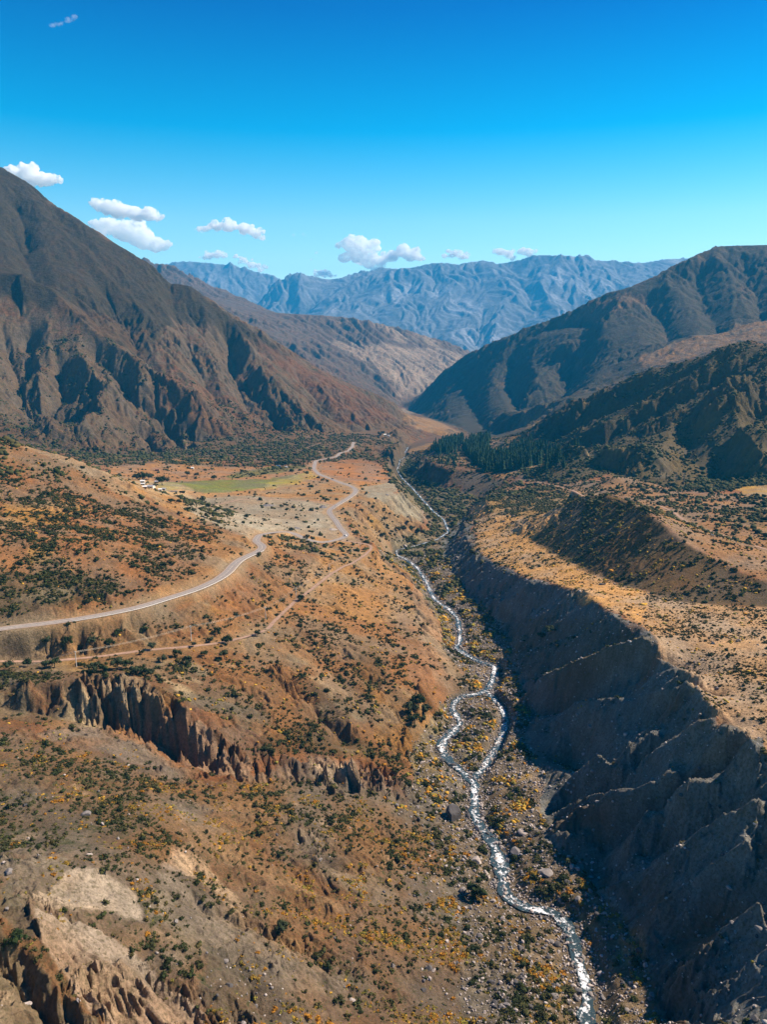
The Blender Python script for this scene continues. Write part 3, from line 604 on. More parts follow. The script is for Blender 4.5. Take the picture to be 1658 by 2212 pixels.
Z([(1150,1650),(1230,1690),(1300,1720),(1215,1760),(1160,1740)], C(.27,.22,.195), .85, 3, g=.003, y=.01, r=.25)
# right bank: terrace, wall, dark hill
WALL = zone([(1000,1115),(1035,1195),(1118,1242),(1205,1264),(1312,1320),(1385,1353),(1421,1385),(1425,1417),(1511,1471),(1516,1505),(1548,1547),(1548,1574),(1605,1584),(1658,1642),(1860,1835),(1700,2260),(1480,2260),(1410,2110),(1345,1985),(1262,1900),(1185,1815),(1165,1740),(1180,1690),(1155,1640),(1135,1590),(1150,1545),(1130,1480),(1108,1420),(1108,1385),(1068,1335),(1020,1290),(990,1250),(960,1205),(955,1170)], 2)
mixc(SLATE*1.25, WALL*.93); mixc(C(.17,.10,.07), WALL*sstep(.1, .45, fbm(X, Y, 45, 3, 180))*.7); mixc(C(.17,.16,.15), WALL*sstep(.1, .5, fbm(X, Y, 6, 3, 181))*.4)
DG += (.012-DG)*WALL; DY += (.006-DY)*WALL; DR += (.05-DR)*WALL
Z([(1080,1300),(1300,1330),(1420,1400),(1320,1440),(1180,1500),(1120,1420)], C(.13,.11,.07), .5, 4, g=.03, y=.02)
TER = zone([(1012,1105),(1120,1080),(1300,1050),(1250,1160),(1280,1235),(1400,1282),(1560,1310),(1658,1314),(1900,1340),(2000,1830),(1860,1828),(1658,1638),(1605,1580),(1549,1543),(1516,1500),(1511,1468),(1425,1414),(1421,1380),(1385,1350),(1312,1316),(1205,1260),(1118,1238),(1035,1193)], 2)
mixc(C(.50,.315,.18), TER*.9); DG += (.035-DG)*TER; DY += (.03-DY)*TER; DR += (.004-DR)*TER
Z([(1012,1105),(1120,1080),(1250,1070),(1200,1130),(1180,1190),(1280,1240),(1400,1285),(1390,1345),(1300,1310),(1200,1258),(1118,1236),(1035,1190)], C(.66,.40,.17), .85, 4, g=.012, y=.03)
Z([(1390,1290),(1658,1320),(1900,1360),(1900,1800),(1660,1630),(1550,1540),(1430,1410),(1400,1350)], C(.50,.345,.225), .85, 4, g=.05, y=.02)
Z([(1140,1170),(1200,1115),(1310,1068),(1375,1090),(1430,1132),(1500,1187),(1590,1234),(1658,1260),(1850,1275),(1850,1325),(1658,1312),(1560,1308),(1460,1296),(1400,1280),(1280,1236)], C(.135,.095,.045), .9, 3, g=.035, y=.05)  # hill face turned from the sun: its shade is deepened in the ground colour
Z([(1320,1030),(1440,1062),(1540,1070),(1658,1060),(1850,1080),(1850,1260),(1658,1255),(1590,1228),(1500,1180),(1432,1126),(1380,1084),(1312,1062)], C(.34,.205,.11), .85, 4, g=.02, y=.02)
Z([(1550,1100),(1658,1090),(1658,1140),(1580,1130)], C(.12,.10,.04), .6, 4, g=.05)
Z([(1590,1050),(1658,1045),(1800,1050),(1800,1072),(1658,1072),(1600,1066)], C(.48,.32,.07), .8, 2, g=0)
Z([(1470,1056),(1560,1042),(1658,1022),(1800,1010),(1800,1045),(1658,1045),(1560,1058)], C(.05,.075,.02), .85, 2, g=.12)
Z([(1100,1060),(1200,1050),(1300,1080),(1200,1100),(1060,1110),(1040,1080)], C(.16,.13,.05), .6, 3, g=.07)
Z([(1190,1060),(1330,1030),(1430,1040),(1440,1062),(1330,1065),(1250,1062)], C(.32,.20,.12), .8, 3, g=.02)
# conifer terrace
Z([(905,985),(1050,1020),(1097,1034),(1160,1010),(1180,960),(1100,945),(1040,945),(940,955),(880,975)], C(.50,.29,.10), .8, 3, g=.01)
Z([(890,1003),(1000,1063),(1040,1073),(1097,1036),(1046,1024),(980,1016),(905,990)], C(.16,.14,.13), .9, 2, g=.006, y=.006)
Z([(1040,955),(1085,950),(1100,970),(1060,975)], C(.42,.30,.24), .9, 2); Z([(1110,1005),(1170,1005),(1160,1025),(1100,1035)], C(.36,.27,.22), .9, 2)
Z([(1130,1010),(1180,1010),(1170,1030),(1135,1032)], C(.10,.16,.03), .7, 2, g=.08)
# right mountains
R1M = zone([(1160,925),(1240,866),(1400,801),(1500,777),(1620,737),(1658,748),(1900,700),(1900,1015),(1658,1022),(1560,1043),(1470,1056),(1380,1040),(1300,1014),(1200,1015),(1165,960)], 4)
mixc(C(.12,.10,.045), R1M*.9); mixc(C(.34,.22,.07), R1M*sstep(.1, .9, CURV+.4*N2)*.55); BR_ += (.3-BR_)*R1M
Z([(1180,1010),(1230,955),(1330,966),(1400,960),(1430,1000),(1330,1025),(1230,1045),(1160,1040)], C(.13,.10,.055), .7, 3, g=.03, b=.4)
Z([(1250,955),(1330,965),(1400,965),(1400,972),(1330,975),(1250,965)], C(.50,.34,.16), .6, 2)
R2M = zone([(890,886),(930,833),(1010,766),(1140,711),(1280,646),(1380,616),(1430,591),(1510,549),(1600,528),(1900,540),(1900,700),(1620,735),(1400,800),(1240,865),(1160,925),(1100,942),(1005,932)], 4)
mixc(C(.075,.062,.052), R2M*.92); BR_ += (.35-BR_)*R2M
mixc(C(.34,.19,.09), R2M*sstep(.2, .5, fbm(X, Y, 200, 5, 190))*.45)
Z([(1280,650),(1350,632),(1400,650),(1330,680),(1260,690),(1200,700)], C(.32,.17,.09), .7, 4)
Z([(1380,770),(1480,735),(1600,700),(1700,700),(1658,740),(1600,735),(1500,772),(1400,797)], C(.48,.28,.13), .8, 4, b=.2)
Z([(1095,895),(1180,872),(1230,862),(1160,915),(1120,905)], C(.40,.25,.12), .7, 3)
# valley floor far away and the pale badlands beyond
Z([(880,893),(930,905),(1000,938),(960,942),(900,925),(870,900)], C(.46,.28,.12), .9, 2, b=.1)
Z([(868,880),(905,885),(890,892),(860,890)], C(.46,.37,.32), .8, 2)
M1 = sstep(5000, 5600, RG)*(THG < .35)*(1-R2M)
mixc(C(.20,.135,.12), M1*.9); mixc(C(.50,.39,.34), M1*sstep(.0, .3, fbm(X, Y, 260, 5, 195))*sstep(-.15, -.02, THG-.05+.0*RG)*.8)
Z([(700,730),(760,740),(900,750),(1000,765),(960,800),(900,850),(860,860),(840,800),(760,770)], C(.62,.50,.46), .6, 4)
# road verges and river margins
d, z, s, g = dist_line(ROAD, xs=X[:, :].ravel()[near_idx(ROAD, 14)], ys=Y.ravel()[near_idx(ROAD, 14)]); ii = near_idx(ROAD, 14)
k = (1-sstep(5, 12, d+2*N3.ravel()[ii])); CR = COLR.reshape(-1, 4); CR[ii, :3] += (C(.40,.27,.20)-CR[ii, :3])*k[:,None]*.8
for A in (DG, DY, DR): A.ravel()[ii] *= sstep(5, 9, d)
for t in TRK:
    ii = near_idx(t, 6); d, z, s, g = dist_line(t, ii); k = (1-sstep(1.8, 3.6, d+.8*N4.ravel()[ii]))*.75
    CR[ii, :3] += (C(.36,.24,.17)-CR[ii, :3])*k[:,None]
    for A in (DG, DY, DR): A.ravel()[ii] *= sstep(2, 4, d)
for P, wd in ((RIVP, 4.6), (BRP, 3.2)):
    ii = near_idx(P, 12); d, z, s, g = dist_line(P, ii); k = 1-sstep(wd, wd+3, d+N4.ravel()[ii])
    CR[ii, :3] += (C(.12,.105,.095)-CR[ii, :3])*k[:,None]*.8
    for A in (DG, DY): A.ravel()[ii] *= sstep(wd, wd+1.5, d)
    DR.ravel()[ii] += .25*k
# steep bare faces hold few plants; mottling of the soil itself
st = sstep(.75, 1.2, SLP); DG *= 1-st; DY *= 1-.8*st
mixc(COLR[..., :3].mean(-1, keepdims=True)*C(1.02,1.02,1.12), (.50+.28*(RG < 420)*(X < 60))*sstep(-.25, .35, fbm(X, Y, 48, 4, 401)))
COLR[..., :3] *= .78*(1+.30*N3+.22*N4+.22*N2)[..., None].clip(.45, 1.7)
mixc(COLR[..., :3]*.6+C(.30,.26,.23)*.4, sstep(.25, .6, N4)*sstep(-.2, .3, N2)*(RG < 1400)*.35)
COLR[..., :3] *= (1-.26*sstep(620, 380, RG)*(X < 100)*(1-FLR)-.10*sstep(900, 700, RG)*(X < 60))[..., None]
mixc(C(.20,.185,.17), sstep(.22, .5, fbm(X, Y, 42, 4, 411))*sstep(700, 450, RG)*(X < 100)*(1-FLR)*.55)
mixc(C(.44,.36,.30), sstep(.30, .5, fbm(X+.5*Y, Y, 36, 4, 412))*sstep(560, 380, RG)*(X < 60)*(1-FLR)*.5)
COLR[..., :3] *= C(1.08, .94, .68)
COLR[..., 1] *= 1+.07*(X < 60)*(RG < 1300)*(RG > 400)
COLR[..., :3] *= (1+.10*(X < 60)*(RG < 1300)*(1-FLR)*sstep(-.1, .3, fbm(X, Y, 70, 3, 420)))[..., None]
COLR[..., :3] *= (1-.30*MTN)[..., None]
COLR[..., 3] = np.clip(BR_+sstep(700, 1500, RG)*np.clip(DG*6, 0, .6), 0, 1)
CF = np.zeros((NF, NT, 4), np.float32); nf = fbm(XF, YF, 900, 5, 210)
CF[..., :3] = C(.15,.15,.16)+(C(.30,.30,.32)-C(.15,.15,.16))*sstep(0, .5, nf)[..., None]; CF[..., 3] = 0
print('zones', round(time.time()-T0, 1))

# ------------------------------------------------------------------ materials
def newmat(name):
    m = bpy.data.materials.new(name); m.use_nodes = True; n = m.node_tree; b = n.nodes['Principled BSDF']
    b.inputs['Roughness'].default_value = .95; b.inputs['Specular IOR Level'].default_value = .12
    return m, n, b
def noise(n, scale, detail=4, rough=.6, vec=None):
    t = n.nodes.new('ShaderNodeTexNoise'); t.inputs['Scale'].default_value = scale; t.inputs['Detail'].default_value = detail; t.inputs['Roughness'].default_value = rough
    if vec is None:
        g = n.nodes.new('ShaderNodeTexCoord'); vec = g.outputs['Object']
    n.links.new(vec, t.inputs['Vector']); return t
def mr(n, src, a, b, c, d):
    m = n.nodes.new('ShaderNodeMapRange'); m.inputs[1].default_value = a; m.inputs[2].default_value = b; m.inputs[3].default_value = c; m.inputs[4].default_value = d
    n.links.new(src, m.inputs[0]); return m.outputs[0]
def mul(n, a, b):
    m = n.nodes.new('ShaderNodeMath'); m.operation = 'MULTIPLY'; n.links.new(a, m.inputs[0])
    if isinstance(b, float): m.inputs[1].default_value = b
    else: n.links.new(b, m.inputs[1])
    return m.outputs[0]
def mixn(n, fac, a, b, mode='MIX'):
    m = n.nodes.new('ShaderNodeMix'); m.data_type = 'RGBA'; m.blend_type = mode
    for s, v in ((m.inputs[0], fac), (m.inputs[6], a), (m.inputs[7], b)):
        if isinstance(v, (tuple, float)): s.default_value = v
        else: n.links.new(v, s)
    return m.outputs[2]
def ground_mat(name, s0, brush_scale, bump, fine=6.0):
    m, n, b = newmat(name)
    at = n.nodes.new('ShaderNodeAttribute'); at.attribute_name = 'Col'
    f1 = mr(n, noise(n, s0*.9, 5, .7).outputs[0], .25, .75, .62, 1.38); f2 = mr(n, noise(n, s0*.12, 4, .6).outputs[0], .3, .7, .82, 1.18)
    k = mul(n, f1, f2); vm = n.nodes.new('ShaderNodeVectorMath'); vm.operation = 'SCALE'; n.links.new(at.outputs['Color'], vm.inputs[0]); n.links.new(k, vm.inputs['Scale'])
    bn = noise(n, brush_scale, 5, .75).outputs[0]; th_ = n.nodes.new('ShaderNodeMath'); th_.operation = 'ADD'; n.links.new(bn, th_.inputs[0])
    al = mr(n, at.outputs['Alpha'], 0, 1, -.28, .3); n.links.new(al, th_.inputs[1])
    bf = mr(n, th_.outputs[0], .5, .56, 0, .85)
    b2 = noise(n, brush_scale*fine, 4, .8).outputs[0]; bf2 = mr(n, b2, .50, .60, 0, .62)
    col = mixn(n, bf, mixn(n, bf2, vm.outputs[0], (.075, .065, .028, 1)), (.045, .05, .02, 1))
    n.links.new(col, b.inputs['Base Color'])
    bp = n.nodes.new('ShaderNodeBump'); bp.inputs['Strength'].default_value = 1.0; bp.inputs['Distance'].default_value = bump
    n.links.new(noise(n, s0*.5, 6, .72).outputs[0], bp.inputs['Height']); n.links.new(bp.outputs[0], b.inputs['Normal'])
    return m
GM = ground_mat('stony_soil', 1.0, .16, 1.1, 5.0); MM = ground_mat('mountain_soil', .16, .075, 6.0, 3.0); FM = ground_mat('far_rock', .012, .01, 14.0, 2.0)
# the ground close by, the mountain flanks and the far ranges share one continuous surface
MASKM = (MTN > .5) & (SLP > .0) & ((blur(SL0, 20) > .27) | (RG > 4200))
fm = MASKM[:-1, :-1]
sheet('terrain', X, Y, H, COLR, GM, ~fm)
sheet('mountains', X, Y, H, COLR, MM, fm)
sheet('mountain_range', XF, YF, HF, CF, FM)
def plain(name, c, rough=.9, var=.25, scale=3., metal=0.):
    m, n, b = newmat(name); b.inputs['Roughness'].default_value = rough; b.inputs['Metallic'].default_value = metal
    f = mr(n, noise(n, scale, 4).outputs[0], .3, .7, 1-var, 1+var); vm = n.nodes.new('ShaderNodeVectorMath'); vm.operation = 'SCALE'; vm.inputs[0].default_value = c
    n.links.new(f, vm.inputs['Scale']); n.links.new(vm.outputs[0], b.inputs['Base Color']); return m
# road: pale worn asphalt with a faint centre line
m, n, b = newmat('worn_asphalt'); uvn = n.nodes.new('ShaderNodeUVMap'); sp = n.nodes.new('ShaderNodeSeparateXYZ'); n.links.new(uvn.outputs[0], sp.inputs[0])
a1 = mixn(n, mr(n, noise(n, .5, 5).outputs[0], .35, .65, 0., 1.), (.21,.185,.17,1), (.29,.25,.225,1))
ab = n.nodes.new('ShaderNodeMath'); ab.operation = 'ABSOLUTE'; n.links.new(sp.outputs[1], ab.inputs[0])
a2 = mixn(n, mr(n, ab.outputs[0], .72, .9, 0., .8), a1, (.36,.26,.195,1)); a3 = mixn(n, mr(n, ab.outputs[0], .035, .02, 0., .7), a2, (.62,.56,.45,1))
n.links.new(a3, b.inputs['Base Color']); MROAD = m
MTRACK = plain('beaten_earth', (.31,.20,.145), var=.3, scale=.4)
ribbon('road', ROAD, 3.9, .14, MROAD, 6, .06)
for t in TRK[:1]+TRK[2:5]: ribbon('dirt_track', t, 1.5, .12, MTRACK, 3, .3)
# river: dark clear water broken by white foam
m, n, b = newmat('mountain_water'); uvn = n.nodes.new('ShaderNodeUVMap'); mp = n.nodes.new('ShaderNodeMapping'); mp.inputs['Scale'].default_value = (.30, 1.6, 1); n.links.new(uvn.outputs[0], mp.inputs[0])
nn = noise(n, 1.3, 6, .7, mp.outputs[0]); n2 = noise(n, .5, 4, .6); ad = n.nodes.new('ShaderNodeMath'); ad.operation = 'ADD'; n.links.new(nn.outputs[0], ad.inputs[0]); n.links.new(n2.outputs[0], ad.inputs[1])
sp = n.nodes.new('ShaderNodeSeparateXYZ'); n.links.new(uvn.outputs[0], sp.inputs[0]); ab = n.nodes.new('ShaderNodeMath'); ab.operation = 'ABSOLUTE'; n.links.new(sp.outputs[1], ab.inputs[0])
mp2 = n.nodes.new('ShaderNodeMapping'); mp2.inputs['Scale'].default_value = (.045, .35, 1); n.links.new(uvn.outputs[0], mp2.inputs[0]); pool = mr(n, noise(n, 1., 3, .5, mp2.outputs[0]).outputs[0], .35, .65, -.16, .15)
ed0 = mr(n, ab.outputs[0], .3, 1.0, .04, -.2); ed1 = n.nodes.new('ShaderNodeMath'); ed1.operation = 'ADD'; n.links.new(ed0, ed1.inputs[0]); n.links.new(pool, ed1.inputs[1]); ed = ed1.outputs[0]; a4 = n.nodes.new('ShaderNodeMath'); a4.operation = 'ADD'; n.links.new(ad.outputs[0], a4.inputs[0]); n.links.new(ed, a4.inputs[1])
foam = mr(n, a4.outputs[0], 1.0, 1.2, 0., 1.)
n.links.new(mixn(n, foam, (.035,.055,.06,1), (.86,.88,.9,1)), b.inputs['Base Color']); n.links.new(mr(n, foam, 0, 1, .12, .8), b.inputs['Roughness']); b.inputs['Specular IOR Level'].default_value = .25
bp = n.nodes.new('ShaderNodeBump'); bp.inputs['Distance'].default_value = .35; n.links.new(ad.outputs[0], bp.inputs['Height']); n.links.new(bp.outputs[0], b.inputs['Normal']); MWAT = m
ribbon('river', RIVP, RW, -.35, MWAT, 8, .5); ribbon('river', BRP, BW, -.33, MWAT, 6, .5)
print('ground', round(time.time()-T0, 1))

# ------------------------------------------------------------------ plants and stones
def sample(G, x, y): return bil(G, np.arctan2(x, y), np.log(np.hypot(x, y)), DT, DL)
def project(P):
    x, y, z = P[..., 0], P[..., 1], P[..., 2]; fwd = y*math.cos(PITCH)-z*math.sin(PITCH); up = y*math.sin(PITCH)+z*math.cos(PITCH)
    return 829+FV*x/fwd, 1106-FV*up/fwd, fwd
def candidates(N, rmax, rmin=100.):
    tht = RNG.uniform(-.68, .68, N); rr = np.sqrt(RNG.uniform(rmin**2, rmax**2, N)); return rr*np.sin(tht), rr*np.cos(tht)
def scatter(G, N, rmax, dens, rmin=100.):
    x, y = candidates(N, rmax, rmin); area = .68*(rmax**2-rmin**2); p = sample(G, x, y)*area/N*dens
    k = RNG.random(N) < p; x = x[k]; y = y[k]; P = np.stack([x, y, hgt(x, y)], -1); u, v, f = project(P)
    k = (u > -160) & (u < 1820) & (v < 2420); return P[k]
def visible(P, lift=1.0):
    Q = P+np.array([0, 0, lift]); u, v, f = project(Q); ok = (u > 5) & (u < 1653) & (v > 5) & (v < 2207)
    out = np.zeros(len(P), bool); ix = np.flatnonzero(ok)
    for a in range(0, len(ix), 400):
        b = ix[a:a+400]; c = cast(np.stack([u[b], v[b]], -1)); rr = np.hypot(c[:,0], c[:,1]); r0 = np.hypot(P[b,0], P[b,1]); out[b] = rr > r0*.985
    return out, u, v
def ico(sub=1):
    t = (1+5**.5)/2; v = [(-1,t,0),(1,t,0),(-1,-t,0),(1,-t,0),(0,-1,t),(0,1,t),(0,-1,-t),(0,1,-t),(t,0,-1),(t,0,1),(-t,0,-1),(-t,0,1)]
    f = [(0,11,5),(0,5,1),(0,1,7),(0,7,10),(0,10,11),(1,5,9),(5,11,4),(11,10,2),(10,7,6),(7,1,8),(3,9,4),(3,4,2),(3,2,6),(3,6,8),(3,8,9),(4,9,5),(2,4,11),(6,2,10),(8,6,7),(9,8,1)]
    v = [np.array(a)/np.linalg.norm(a) for a in v]
    for _ in range(sub):
        mid = {}; nf = []
        def md(a, b):
            k = (min(a,b), max(a,b))
            if k not in mid: q = v[a]+v[b]; v.append(q/np.linalg.norm(q)); mid[k] = len(v)-1
            return mid[k]
        for a, b, c in f: x, y, z = md(a,b), md(b,c), md(c,a); nf += [(a,x,z),(b,y,x),(c,z,y),(x,y,z)]
        f = nf
    return np.array(v), np.array(f)
I0, I1, I2 = ico(0), ico(1), ico(2)
def leafy(seed, n, core=True, flat=.62, leaf=.16):
    g = np.random.default_rng(seed); V = []; F = []
    # several uneven lobes carry the leaf sprays
    nl = 5; lob = [(np.array([g.uniform(-.5,.5), g.uniform(-.5,.5), g.uniform(.15,.45)]), g.uniform(.38,.62)) for _ in range(nl)]
    if core:
        for c, r_ in lob[:4]:
            v, f = I0; b = sum(len(q) for q in V); V.append(v*r_*.72*(1+.25*g.standard_normal((len(v),1)))*[1,1,flat*1.2]+c*[1,1,flat*1.5]); F.append(f+b)
    P = []; 
    for i in range(n):
        c, r_ = lob[i % nl]; d = g.standard_normal(3); d /= np.linalg.norm(d); d[2] = abs(d[2])*1.0-.15; p = c*[1,1,flat*1.5]+d*r_*[1,1,flat*1.25]*g.uniform(.8,1.12)
        a = g.standard_normal(3); a /= np.linalg.norm(a); b_ = np.cross(a, d+.3*g.standard_normal(3)); b_ /= np.linalg.norm(b_)+1e-6; s_ = leaf*g.uniform(.6,1.4)
        P.append([p-a*s_, p+b_*s_*.8, p+a*s_, ])
    P = np.array(P).reshape(-1, 3); b = sum(len(q) for q in V); V.append(P); F.append(np.arange(len(P)).reshape(-1, 3)+b)
    return np.concatenate(V), np.concatenate(F)
def blob(seed):
    g = np.random.default_rng(seed); v, f = I0; v = v*(1+.22*g.standard_normal((len(v),1))); v = v*[1,1,.75]; v[:,2] += .35; return v, f.copy()
def stone(seed, sub=1):
    g = np.random.default_rng(seed); v, f = (I1 if sub == 1 else I2 if sub == 2 else I0); v = v.copy()
    for _ in range(9 if sub else 4):
        n_ = g.standard_normal(3); n_ /= np.linalg.norm(n_); h_ = g.uniform(.5, .82); d = v@n_; v -= np.outer(np.maximum(0, d-h_), n_)
    return v*[1, g.uniform(.65,.95), g.uniform(.5,.8)]+[0,0,.2], f.copy()
def bulk(name, P, S, tmpl, cols, mat, label, flat=1.0, tilt=False):
    # a very large number of the same small thing, gathered in one object
    n = len(P); a = RNG.uniform(0, 6.283, n); c, s_ = np.cos(a), np.sin(a); Vs = []; Fs = []; Cs = []; base = 0; which = RNG.integers(0, len(tmpl), n)
    for t, (v, f) in enumerate(tmpl):
        k = np.flatnonzero(which == t)
        if not len(k): continue
        sx = (S[k]*RNG.uniform(.8,1.25,len(k)))[:,None]; sy = (S[k]*RNG.uniform(.8,1.2,len(k)))[:,None]; sz = (S[k]*RNG.uniform(.8,1.2,len(k))*flat)[:,None]
        x = v[None,:,0]*sx; y = v[None,:,1]*sy; z = v[None,:,2]*sz; X_ = x*c[k,None]-y*s_[k,None]; Y_ = x*s_[k,None]+y*c[k,None]
        Vs.append(np.stack([X_+P[k,0,None], Y_+P[k,1,None], z+P[k,2,None]], -1).reshape(-1, 3)); Fs.append((f[None]+(np.arange(len(k))*len(v))[:,None,None]).reshape(-1, 3)+base)
        Cs.append(np.repeat(cols[k], len(v), 0)); base += len(k)*len(v)
    V = np.concatenate(Vs).astype(np.float32); F = np.concatenate(Fs).astype(np.int32); Cc = np.concatenate(Cs).astype(np.float32)
    me = bpy.data.meshes.new(name); me.vertices.add(len(V)); me.vertices.foreach_set('co', V.ravel()); me.loops.add(F.size); me.loops.foreach_set('vertex_index', F.ravel())
    me.polygons.add(len(F)); me.polygons.foreach_set('loop_start', np.arange(0, F.size, 3, dtype=np.int32)); me.update(calc_edges=True)
    at = me.color_attributes.new('Col', 'FLOAT_COLOR', 'POINT'); at.data.foreach_set('color', np.c_[Cc, np.ones(len(Cc))].astype(np.float32).ravel())
    me.materials.append(mat); o = bpy.data.objects.new(name, me); COL.objects.link(o); tag(o, label, name.replace('_', ' '), kind='stuff'); return o
m, n, b = newmat('leaves_mixed'); at = n.nodes.new('ShaderNodeAttribute'); at.attribute_name = 'Col'
f = mr(n, noise(n, 2.5, 2).outputs[0], .3, .7, .65, 1.4); vm = n.nodes.new('ShaderNodeVectorMath'); vm.operation = 'SCALE'; n.links.new(at.outputs[0], vm.inputs[0]); n.links.new(f, vm.inputs['Scale']); n.links.new(vm.outputs[0], b.inputs['Base Color']); MLEAF = m
GCOL = np.array([(.026,.034,.010),(.036,.044,.014),(.052,.054,.018),(.080,.068,.022)]); YCOL = np.array([(.33,.15,.016),(.22,.14,.022),(.15,.12,.025),(.42,.25,.035),(.20,.17,.03)]); RCOL = np.array([(.20,.18,.17),(.30,.26,.235),(.13,.12,.12),(.42,.37,.34)])
def leafmat(name, c):
    return plain(name, c, .9, .45, 2.0)
MG = [leafmat('dark_green_leaves', GCOL[0]*1.1), leafmat('olive_leaves', GCOL[2])]; MY = [leafmat('orange_leaves', YCOL[0]), leafmat('golden_leaves', YCOL[1]*1.1)]
MR = [plain('grey_stone', (.20,.18,.17), .9, .4, 1.2), plain('pale_stone', (.36,.31,.28), .9, .35, 1.2), plain('dark_stone', (.085,.08,.08), .9, .4, 1.)]
def mesh_of(name, v, f, mat, smooth=False):
    me = bpy.data.meshes.new(name); me.from_pydata(np.asarray(v).tolist(), [], np.asarray(f).tolist()); me.materials.append(mat)
    if smooth: me.polygons.foreach_set('use_smooth', [True]*len(f))
    return me
TL = [leafy(10+i, 70) for i in range(5)]; TM = [leafy(30+i, 26, True, .62, .26) for i in range(6)]; TB = [blob(50+i) for i in range(6)]
TS = [stone(70+i, 0) for i in range(6)]
def clumpmod(x, y, lam, s0): return np.clip(.5+2.6*(fbm(x, y, lam, 4, s0)+.08), .06, 2.6)
nearh = sstep(560, 250, RG)*(X < 90)*(1-FLR); DG += (DG*1.1)*nearh*(DG > .02); DY *= 1+1.3*nearh
SZ = np.ones((NR, NT), np.float32); SZ *= 1-.30*nearh; SZ *= 1-.42*TER; DG *= 1+1.6*TER; SZ *= 1+.12*(1-nearh)*(1-TER)
DGm = DG*clumpmod(X, Y, 30, 301).astype(np.float32); DYm = DY*np.clip(4.5*(fbm(X, Y, 17, 4, 302)-.02), .03, 3).astype(np.float32); DRm = DR
PG = scatter(DGm, 1900000, 2300, 2.5); PY = scatter(DYm, 900000, 1000, 3.0); PR = scatter(DRm, 900000, 1000, 2.0)
def instream(P, hw, n_):
    k = RNG.integers(1, len(P)-1, n_); T = P[k+1]-P[k-1]; T = T[:,:2]/np.hypot(T[:,0], T[:,1])[:,None]; o_ = RNG.normal(0, .75, n_)*(hw[k] if np.ndim(hw) else hw); q = np.c_[P[k,0]+T[:,1]*o_, P[k,1]-T[:,0]*o_]; return np.c_[q, hgt(q[:,0], q[:,1])+.1]
IS = np.concatenate([instream(RIVP, RW, 2600), instream(BRP, BW, 300)]); IS = IS[IS[:,1] < 1500]; PR = np.concatenate([PR, IS])
SG = np.exp(RNG.normal(math.log(.92), .50, len(PG))).clip(.35, 3.0); SG *= sample(SZ, PG[:,0], PG[:,1]); SG *= 1+.35*sstep(700, 1500, np.hypot(PG[:,0], PG[:,1])); SY = np.exp(RNG.normal(math.log(.62), .38, len(PY))).clip(.3, 1.9)*(1+.45*sample(FLR, PY[:,0], PY[:,1])); SR = np.exp(RNG.normal(math.log(.42), .5, len(PR))).clip(.2, 1.9)
PG[:,2] -= .1; PY[:,2] -= .08
print('plants', len(PG), len(PY), len(PR), round(time.time()-T0, 1))
def where_text(x, y, u, v):
    if u > 1500 and v > 1290 or (u > 1240 and v > 1290 and v < 1500): return 'on the flat dry terrace right of the gorge'
    if v < 1240 and u > 1000: return 'on the golden bank beyond the dark hill'
    if y < 1000 and abs(np.interp(v, [1200,1400,1600,1800,2000,2212], [900,1010,1010,1050,1230,1330])-u) < 150: return 'on the stony river bed'
    if u > 1050: return 'on the shaded gorge wall'
    if v < 1370: return 'on the reddish hillside around the winding road'
    if v < 1700: return 'on the gullied slope between the pole track and the river'
    if u < 420: return 'on the pale slope at the lower left'
    return 'on the near slope left of the river'
def individuals(P, S, kind, protos, maxn, words, cat, grp, zlift, size_w):
    # the ones that show largest become things of their own
    r = np.linalg.norm(P, axis=1); rank = np.argsort(-S/r)[:maxn*3]; vis, u, v = visible(P[rank], zlift); ch = rank[vis][:maxn]; uu = u[vis][:maxn]; vv = v[vis][:maxn]
    for i, q in enumerate(ch):
        t = int(RNG.integers(len(protos))); src = protos[t]; o = src['o']
        if src['used']: o = src['o'].copy(); 
        else: src['used'] = True
        COL.objects.link(o); s_ = S[q]; o.location = P[q]; o.rotation_euler = (0, 0, float(RNG.uniform(0, 6.28))); o.scale = (s_*float(RNG.uniform(.85,1.2)), s_*float(RNG.uniform(.85,1.2)), s_*float(RNG.uniform(.85,1.15)))
        big = 'large ' if s_ > size_w[1] else 'small ' if s_ < size_w[0] else ''
        tag(o, big+src['look']+' '+where_text(P[q,0], P[q,1], uu[i], vv[i]), cat, grp)
    keep = np.ones(len(P), bool); keep[ch] = False; return keep
def proto_objs(kind, specs):
    return [dict(o=bpy.data.objects.new(kind, mesh_of(kind, v, f, mt)), used=False, look=lk) for (v, f), mt, lk in specs]
pg = proto_objs('shrub', [(TL[i], MG[i % 2], ['dark green rounded shrub', 'olive green rounded shrub'][i % 2]) for i in range(5)]); py = proto_objs('low_bush', [(leafy(90+i, 60, True, .5, .17), MY[i % 2], ['orange flowering low bush', 'golden low bush'][i % 2]) for i in range(4)])
pr = proto_objs('boulder', [(stone(130+i, 2), MR[i % 3], ['grey angular boulder', 'pale angular boulder', 'dark angular boulder'][i % 3]) for i in range(9)])
kg = individuals(PG, SG, 'shrub', pg, 300, None, 'shrub', 'rounded shrubs on the slopes', 1.0, (1.5, 2.3)); ky = individuals(PY, SY, 'low_bush', py, 300, None, 'bush', 'low yellow bushes', .5, (.9, 1.3)); kr = individuals(PR, SR, 'boulder', pr, 290, None, 'boulder', 'boulders of the river bed and slopes', .5, (.9, 1.4))
def colpick(n, pal): return pal[RNG.integers(0, len(pal), n)]*RNG.uniform(.75, 1.25, (n, 1))
